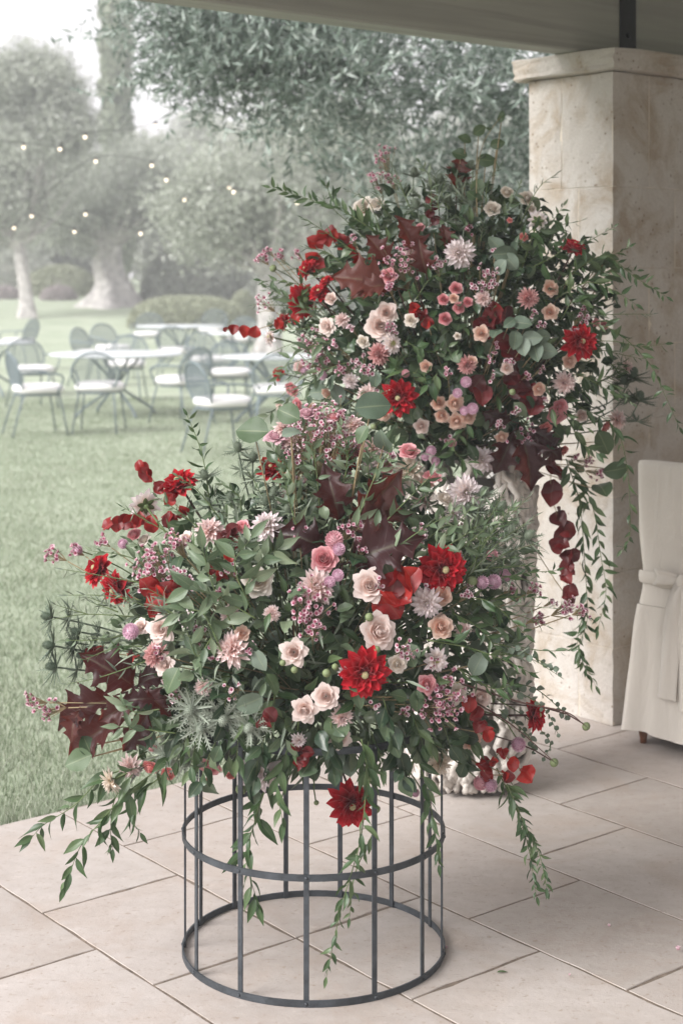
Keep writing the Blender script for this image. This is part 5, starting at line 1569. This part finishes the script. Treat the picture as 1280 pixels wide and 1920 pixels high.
for a in list(range(10, 175, 8)) + list(range(178, 205, 7)) + [-8, -16, 0, 6]:
    j = random.random()
    kd, mt = ('slim', M_thistle) if j < .4 else ('ruscus', M_lightleaf) if j < .65 else ('slim', M_ruscus) if j < .85 else ('ruscus', M_ruscus)
    A.wisp(585, 1165, 395, 275, a, random.uniform(.96, 1.13), kd, mt, 11, random.uniform(26, 38))
for (x, y) in [(960, 950), (985, 980), (1000, 1020), (940, 930), (990, 1060), (900, 940), (965, 1005), (930, 985), (1005, 1090)]:
    A.vine([(870 + random.uniform(-20, 20), 1085 + random.uniform(-15, 15)), ((x + 870) / 2, (y + 1085) / 2 - 8), (x, y)], 20, 36, 'slim', random.choice((M_thistle, M_thistle, M_ruscus)), k=.97, droop=0, spread=.6, name='grey_sprig')
for i in range(26):                                  # small pale sprays scattered over the dome
    t = random.uniform(0, 6.28); q = math.sqrt(random.uniform(.1, 1))
    A.wax(585 + 380 * q * math.cos(t), 1150 + 240 * q * math.sin(t), random.uniform(9, 16), random.randint(5, 9), 1.04, random.random() < .7)

# ================================================================ UPPER BOUQUET
random.seed(33)
VT = VC + Vector((-.03, 0, VH))
RB = Arrangement('flower_arrangement', VT, px(858, 610, 4.95), (.49, .38, .46), VT + Vector((0, 0, .02)),
                 'upper bouquet of dahlias, spray roses and red leaves standing in the coral vase')
A = RB
for q in [(746, 745, 72, (-.12, -.05, 1)), (1088, 640, 66, (.30, .05, .9)), (1075, 463, 50, (.3, .85, .3)), (565, 564, 66, (-.55, -.1, -.55)), (598, 548, 44, (-.2, .5, .4)), (611, 528, 34, (-.5, .6, .2)), (575, 505, 46, (-.6, .5, .4)), (530, 603, 34, (-.7, .1, .4)), (522, 700, 28, (-.6, .1, .5))]:
    A.flower('red', q[0], q[1], q[2], q[3], 1.05, 'deep red dahlia')
for (k, x, y, d, f) in [('pale', 860, 474, 60, (-.2, .1, .9)), ('pom', 708, 663, 46, None), ('open', 736, 644, 46, (.5, .1, .7)), ('blush', 690, 742, 50, (-.2, .2, .8)), ('blush', 1058, 718, 44, (.1, .1, .9)), ('pom', 876, 685, 42, None),
          ('blush', 1160, 787, 46, (.6, .1, .5)), ('open', 1008, 413, 44, (.2, .3, -.8)), ('pom', 991, 559, 46, (.1, 0, .9)), ('blush', 1177, 687, 38, (.6, .4, .3)), ('open', 505, 632, 40, (-.7, .1, .3)), ('pale', 904, 862, 50, (0, .2, .9))]:
    A.flower(k, x, y, d, f, 1.03)
for (k, x, y, d) in [('cream', 682, 388, 50), ('cream', 704, 382, 30), ('rose', 724, 586, 38), ('rose', 713, 610, 50), ('pink', 727, 518, 34), ('pink', 854, 541, 26), ('pink', 831, 561, 25), ('peach', 850, 559, 20), ('pink', 860, 577, 23), ('pink', 834, 597, 26), ('pink', 876, 566, 20),
          ('peach', 902, 625, 28), ('peach', 1067, 677, 28), ('peach', 1010, 730, 26), ('peach', 1032, 540, 34), ('peach', 1031, 585, 30), ('peach', 822, 756, 28), ('peach', 853, 756, 33), ('peach', 828, 780, 28), ('peach', 856, 790, 32), ('peach', 877, 783, 28), ('peach', 798, 687, 26), ('peach', 884, 677, 22),
          ('pink', 1043, 777, 44), ('pink', 1050, 762, 32), ('coral', 1022, 804, 28), ('cream', 988, 372, 30), ('cream', 950, 360, 26), ('cream', 922, 391, 30), ('cream', 996, 391, 20), ('coral', 981, 444, 20), ('coral', 955, 413, 12), ('pink', 557, 760, 32), ('peach', 586, 768, 28), ('rose', 612, 612, 30), ('pink', 788, 426, 17),
          ('coral', 1135, 800, 26), ('pink', 547, 730, 30), ('peach', 612, 738, 22), ('coral', 1056, 845, 24), ('rose', 525, 765, 26), ('peach', 718, 776, 34), ('pink', 1132, 610, 18), ('pink', 1117, 605, 16), ('cream', 857, 630, 14)]:
    A.flower(k, x, y, d, None, 1.02)
for (x, y, d) in [(873, 716, 22), (857, 737, 18), (885, 766, 20), (847, 830, 17), (808, 845, 20), (816, 864, 17), (797, 856, 15), (571, 696, 15), (605, 704, 16), (870, 770, 16), (760, 700, 14)]:
    A.flower('globe', x, y, d, None, 1.05)
for (x, y, d) in [(512, 503, 16), (700, 800, 14), (1065, 530, 14), (1120, 655, 14), (960, 735, 14)]:
    A.flower('bud', x, y, d, None, 1.04)
for (x, y, d) in [(775, 331, 40), (847, 321, 40), (781, 390, 42), (824, 341, 36), (880, 317, 38), (885, 386, 42), (805, 355, 36), (838, 380, 38), (860, 350, 34), (870, 420, 36), (1184, 708, 44), (1197, 752, 44), (1170, 720, 40)]:
    A.thistle(x, y, d, (random.uniform(-.3, .3), .9, .2), 'd' if x > 1000 else '', 1.0)
for (x, y, d) in [(539, 561, 26), (552, 600, 26), (590, 587, 26), (510, 610, 24), (565, 620, 26), (535, 585, 22), (520, 560, 22)]:
    A.thistle(x, y, d, (-.7, .2, .4), '', 1.0)
for (x, y, r, p) in [(719, 290, 20, 0), (705, 330, 20, 0), (735, 335, 14, 0), (749, 493, 34, 0), (488, 482, 12, 0), (521, 480, 12, 0), (558, 475, 11, 0), (502, 470, 10, 0), (821, 495, 16, 1), (729, 540, 12, 0), (590, 663, 36, 0), (570, 640, 18, 1), (670, 677, 14, 1), (629, 648, 10, 1), (687, 696, 12, 1), (493, 567, 16, 1),
             (988, 825, 34, 0), (1012, 828, 16, 0), (965, 768, 9, 1), (936, 800, 10, 1), (1125, 887, 16, 0), (1101, 866, 12, 0), (1077, 856, 10, 0), (912, 520, 26, 1), (1095, 590, 18, 1), (640, 690, 14, 0)]:
    A.wax(x, y, r, None, 1.04, p)
A.oak([(745, 540, 625, 512), (735, 500, 690, 440), (740, 530, 660, 545)], M_oakred, 1.03)
A.oak([(778, 490, 754, 405), (800, 520, 783, 450)], M_oakred, 1.0)
A.oak([(855, 360, 862, 292), (840, 470, 832, 420)], M_oakred, .97)
A.oak([(975, 800, 1002, 915), (965, 805, 930, 890), (985, 805, 1055, 862), (960, 790, 905, 775), (990, 800, 1045, 835)], M_oak, 1.04)
A.sprig([(591, 456), (608, 446), (621, 440), (637, 452), (652, 472), (673, 488), (690, 500)], 31, M_redleaf, k=1.03)
A.sprig([(585, 485), (598, 495)], 34, M_redleaf)
A.sprig([(808, 375), (816, 388), (806, 402), (818, 412), (812, 430)], 20, M_darkred, k=1.0)
ch = [(1032, 883, 40), (1032, 924, 44), (1045, 970, 40), (1056, 996, 42), (1049, 1020, 34), (1069, 1040, 28), (1062, 1063, 28), (1070, 1066, 24), (1060, 1084, 26), (1066, 1108, 28), (1064, 1122, 22)]
A.sprig([c for c in ch], 36, M_darkred, k=1.0, dd=-.02)
A.sprig([(929, 591), (945, 600), (915, 610)], 44, M_darkred, k=.95)
A.sprig([(991, 742), (975, 730), (1000, 760), (965, 705)], 38, M_darkred, k=.95)
A.sprig([(892, 720), (900, 740)], 40, M_darkred, k=.95)
A.sprig([(940, 640), (955, 665)], 40, M_darkred, k=.9)
A.sprig([(427, 617, 20), (440, 616, 24), (457, 618, 26), (478, 618, 29), (520, 606, 24), (560, 596, 24)], 26, M_redleaf, k=1.0, aim=(0, -1))
A.sprig([(783, 584), (795, 590), (775, 580), (802, 605)], 22, M_redleaf)
for (x, y, l, ax, ay) in [(897, 245, 34, .4, .5), (871, 262, 32, -.8, .2), (931, 270, 32, .8, -.2), (940, 221, 20, .5, .5), (862, 290, 34, -.6, -.2), (910, 300, 36, .6, .1), (895, 351, 40, .1, -.4), (890, 370, 34, -.3, -.6)]:
    A.sprig([(x, y)], l, M_eucdark, aim=(ax, ay), k=1.0)
A.vine([(895, 420), (893, 340), (905, 270), (938, 218)], 3, 20, 'euc', M_eucdark, k=.98, name='eucalyptus_sprig', smat=M_tstem)
for (x, y, l, ax, ay) in [(929, 625, 40, -1, -.1), (976, 606, 38, .8, .4), (964, 636, 38, -.1, -1), (979, 648, 36, .3, -.8), (995, 634, 40, .1, -1), (1013, 630, 38, .6, .2), (1003, 658, 42, 0, -1), (1022, 656, 44, .5, -.6), (955, 605, 30, -.7, .5)]:
    A.sprig([(x, y)], l, M_euc, aim=(ax, ay), k=1.06)
for (x, y, l, ax, ay, m) in [(1091, 485, 38, .2, .3, M_eucdark), (1115, 506, 30, .3, -.5, M_eucdark), (1135, 489, 38, .4, .2, M_eucdark), (1150, 503, 32, .7, -.5, M_eucdark), (888, 416, 40, 0, -.8, M_euc), (1129, 828, 54, .5, -.5, M_eucdark), (1151, 880, 50, .6, -.1, M_eucdark), (1129, 921, 54, .1, -1, M_eucdark),
                          (600, 735, 40, -.9, -.2, M_euc), (632, 738, 40, .4, -.5, M_euc), (625, 718, 34, .2, .5, M_euc), (705, 710, 30, 0, -1, M_euc), (943, 475, 48, .1, .2, M_euc), (930, 460, 40, -.5, .2, M_euc), (955, 490, 40, .5, -.4, M_euc), (940, 500, 36, -.2, -.8, M_euc), (965, 465, 36, .7, .4, M_euc)]:
    A.sprig([(x, y)], l, m, aim=(ax, ay), k=1.02)
# ruscus sprays
A.vine([(740, 462), (650, 400), (575, 372), (508, 352)], 34, 36, k=.98, droop=-.25, spread=.6, dd=.03)
A.vine([(700, 430), (640, 390), (610, 350)], 14, 34, k=.98, droop=-.3, spread=.6)
A.vine([(1060, 520), (1130, 480), (1190, 520), (1248, 556)], 26, 32, k=1.0, droop=.1)
A.vine([(1040, 560), (1100, 530), (1150, 545), (1190, 570)], 16, 38, k=1.0, droop=.2)
A.vine([(1080, 600), (1150, 620), (1215, 680), (1245, 740), (1272, 800)], 24, 34, k=1.0, droop=.2)
A.vine([(1090, 640), (1150, 640), (1200, 650), (1245, 645)], 14, 34, k=1.0, droop=.1)
A.vine([(1080, 760), (1150, 800), (1175, 880), (1180, 1000), (1165, 1030)], 26, 34, k=.98, droop=.3)
A.vine([(1060, 860), (1085, 940), (1095, 1050), (1100, 1160), (1085, 1220), (1115, 1285)], 54, 38, k=.98, droop=.3)
A.vine([(1070, 860), (1110, 950), (1125, 1040), (1135, 1110), (1120, 1180)], 34, 38, k=.98, droop=.25)
A.vine([(1100, 1130), (1082, 1200), (1098, 1262)], 14, 34, d0=4.9, droop=.3)
for pth in ([(620, 700), (550, 740), (490, 790)], [(640, 740), (570, 790), (500, 810)], [(640, 760), (600, 800), (560, 830)], [(630, 640), (560, 660), (510, 720)], [(600, 600), (540, 560), (500, 540)], [(650, 680), (580, 700), (530, 700)]):
    A.vine(pth, 15, 34, mat=M_lightleaf, k=1.0, droop=.1)
for pth in ([(760, 640), (800, 660), (840, 650)], [(780, 700), (740, 690), (780, 650)], [(820, 700), (800, 720), (790, 670)], [(1000, 500), (1050, 470), (1060, 420)], [(960, 470), (1000, 430), (1010, 470)], [(1050, 600), (1080, 560), (1120, 580)], [(1080, 700), (1120, 720), (1150, 740)], [(1060, 780), (1090, 830), (1120, 850)], [(780, 560), (810, 520), (860, 510)], [(650, 560), (700, 560), (740, 580)], [(880, 790), (850, 840), (890, 880)]):
    A.vine(pth, 10, 40, k=1.0, droop=.2, W=1.2)
for i in range(16):
    x, y = random.choice([(840, 360), (870, 390), (800, 420), (1150, 700), (540, 560), (560, 600), (1060, 740), (760, 400), (900, 440), (740, 380)])
    x += random.uniform(-25, 25); y += random.uniform(-25, 25)
    A.vine([(x, y), (x + (x - 870) * .06, y + (y - 750) * .05), (x + (x - 870) * .12, y + (y - 750) * .10)], 9, 30, 'slim', M_thistle if x < 1000 else M_ruscus, k=1.0, droop=0, spread=.5, name='grey_sprig')
for a in list(range(20, 250, 8)) + [5, -10, -25, -40]:
    j = random.random()
    kd, mt = ('slim', M_thistle) if j < .35 else ('ruscus', M_lightleaf) if j < .55 else ('slim', M_ruscus) if j < .75 else ('ruscus', M_ruscus)
    A.wisp(850, 610, 300, 265, a, random.uniform(.98, 1.18), kd, mt, 11, random.uniform(22, 32))
for i in range(26):
    t = random.uniform(0, 6.28); q = math.sqrt(random.uniform(.1, 1))
    A.wax(840 + 300 * q * math.cos(t), 620 + 230 * q * math.sin(t), random.uniform(8, 13), random.randint(4, 8), 1.02, random.random() < .6)
for (k, x, y, d) in [('blush', 640, 600, 34), ('pale', 655, 715, 34), ('cream', 770, 600, 26), ('rose', 950, 690, 26), ('blush', 905, 560, 32), ('peach', 940, 820, 24), ('rose', 620, 560, 26), ('pale', 1000, 640, 26), ('cream', 680, 640, 24), ('rose', 790, 800, 30), ('blush', 560, 690, 34), ('rose', 1090, 780, 26), ('blush', 770, 480, 30)]:
    A.flower(k, x, y, d, None, 1.02)
A.filler(3800, 260, [('rose', M_rose_leaf, 7), ('ruscus', M_ruscus, 3), ('rose', M_lightleaf, .7), ('euc', M_eucdark, .8)], .25, .97, 1.02, 8, (.038, .066))

# ================================================================ THINGS FALLEN ON THE PAVING
random.seed(5)
def fallen(name, x, y, label, cat, me, sc, zdir=(0, 0, 1), up=.004, ydir=None):
    p = px(x, y, CAMZ * FPX / (y - HY)); p.z = up
    M = frame(p, ydir or (1, .3, 0), (0, 0, 1), sc) if ydir else facing(p, zdir, sc)
    o = link(name, me, None, M)
    tag(o, label, cat)
fallen('fallen_leaf', 930, 1826, 'single green leaf fallen on the paving before the iron cage', 'leaf', LM['ruscus', M_ruscus.name][0], .026, ydir=(1, .15, 0), up=.003)
mb = MB()
for k in range(5): mb.grid(rot_petal(petal(.5, .4, .5, R(70)), R(30), k * 1.257, .05, 0))
petm = mb.mesh('fallen_petal', M_wax)
fallen('fallen_floret', 1141, 1741, 'tiny purple floret fallen on the paving below the hanging ruscus', 'flower', petm, .014, up=.005)
fallen('fallen_floret', 1067, 1832, 'tiny purple floret fallen on a joint by the fallen green leaf', 'flower', petm, .010, up=.004)
fallen('fallen_floret', 1270, 1787, 'larger purple floret fallen alone towards the chair side of the paving', 'flower', petm, .022, up=.007)
fallen('fallen_floret', 836, 1781, 'dark floret lying against the bottom hoop of the iron cage', 'flower', petm, .012, up=.004)

# ================================================================ ADDED HAZE standing in for overexposure and lens veil
m, nt, bs, out = nodes_of('veil_haze_air')
nt.nodes.remove(bs)
pvn = nt.nodes.new('ShaderNodeVolumePrincipled')
pvn.inputs['Color'].default_value = (0.96, 0.98, 1.0, 1)
pvn.inputs['Density'].default_value = 0.0050
pvn.inputs['Anisotropy'].default_value = 0.0
nt.links.new(pvn.outputs[0], out.inputs['Volume'])
mb = MB(); mb.box((0, 29, 6.0), (32, 42, 7.2))
tag(link('veil_haze', mb.mesh('veil_haze', m)), kind='stuff')
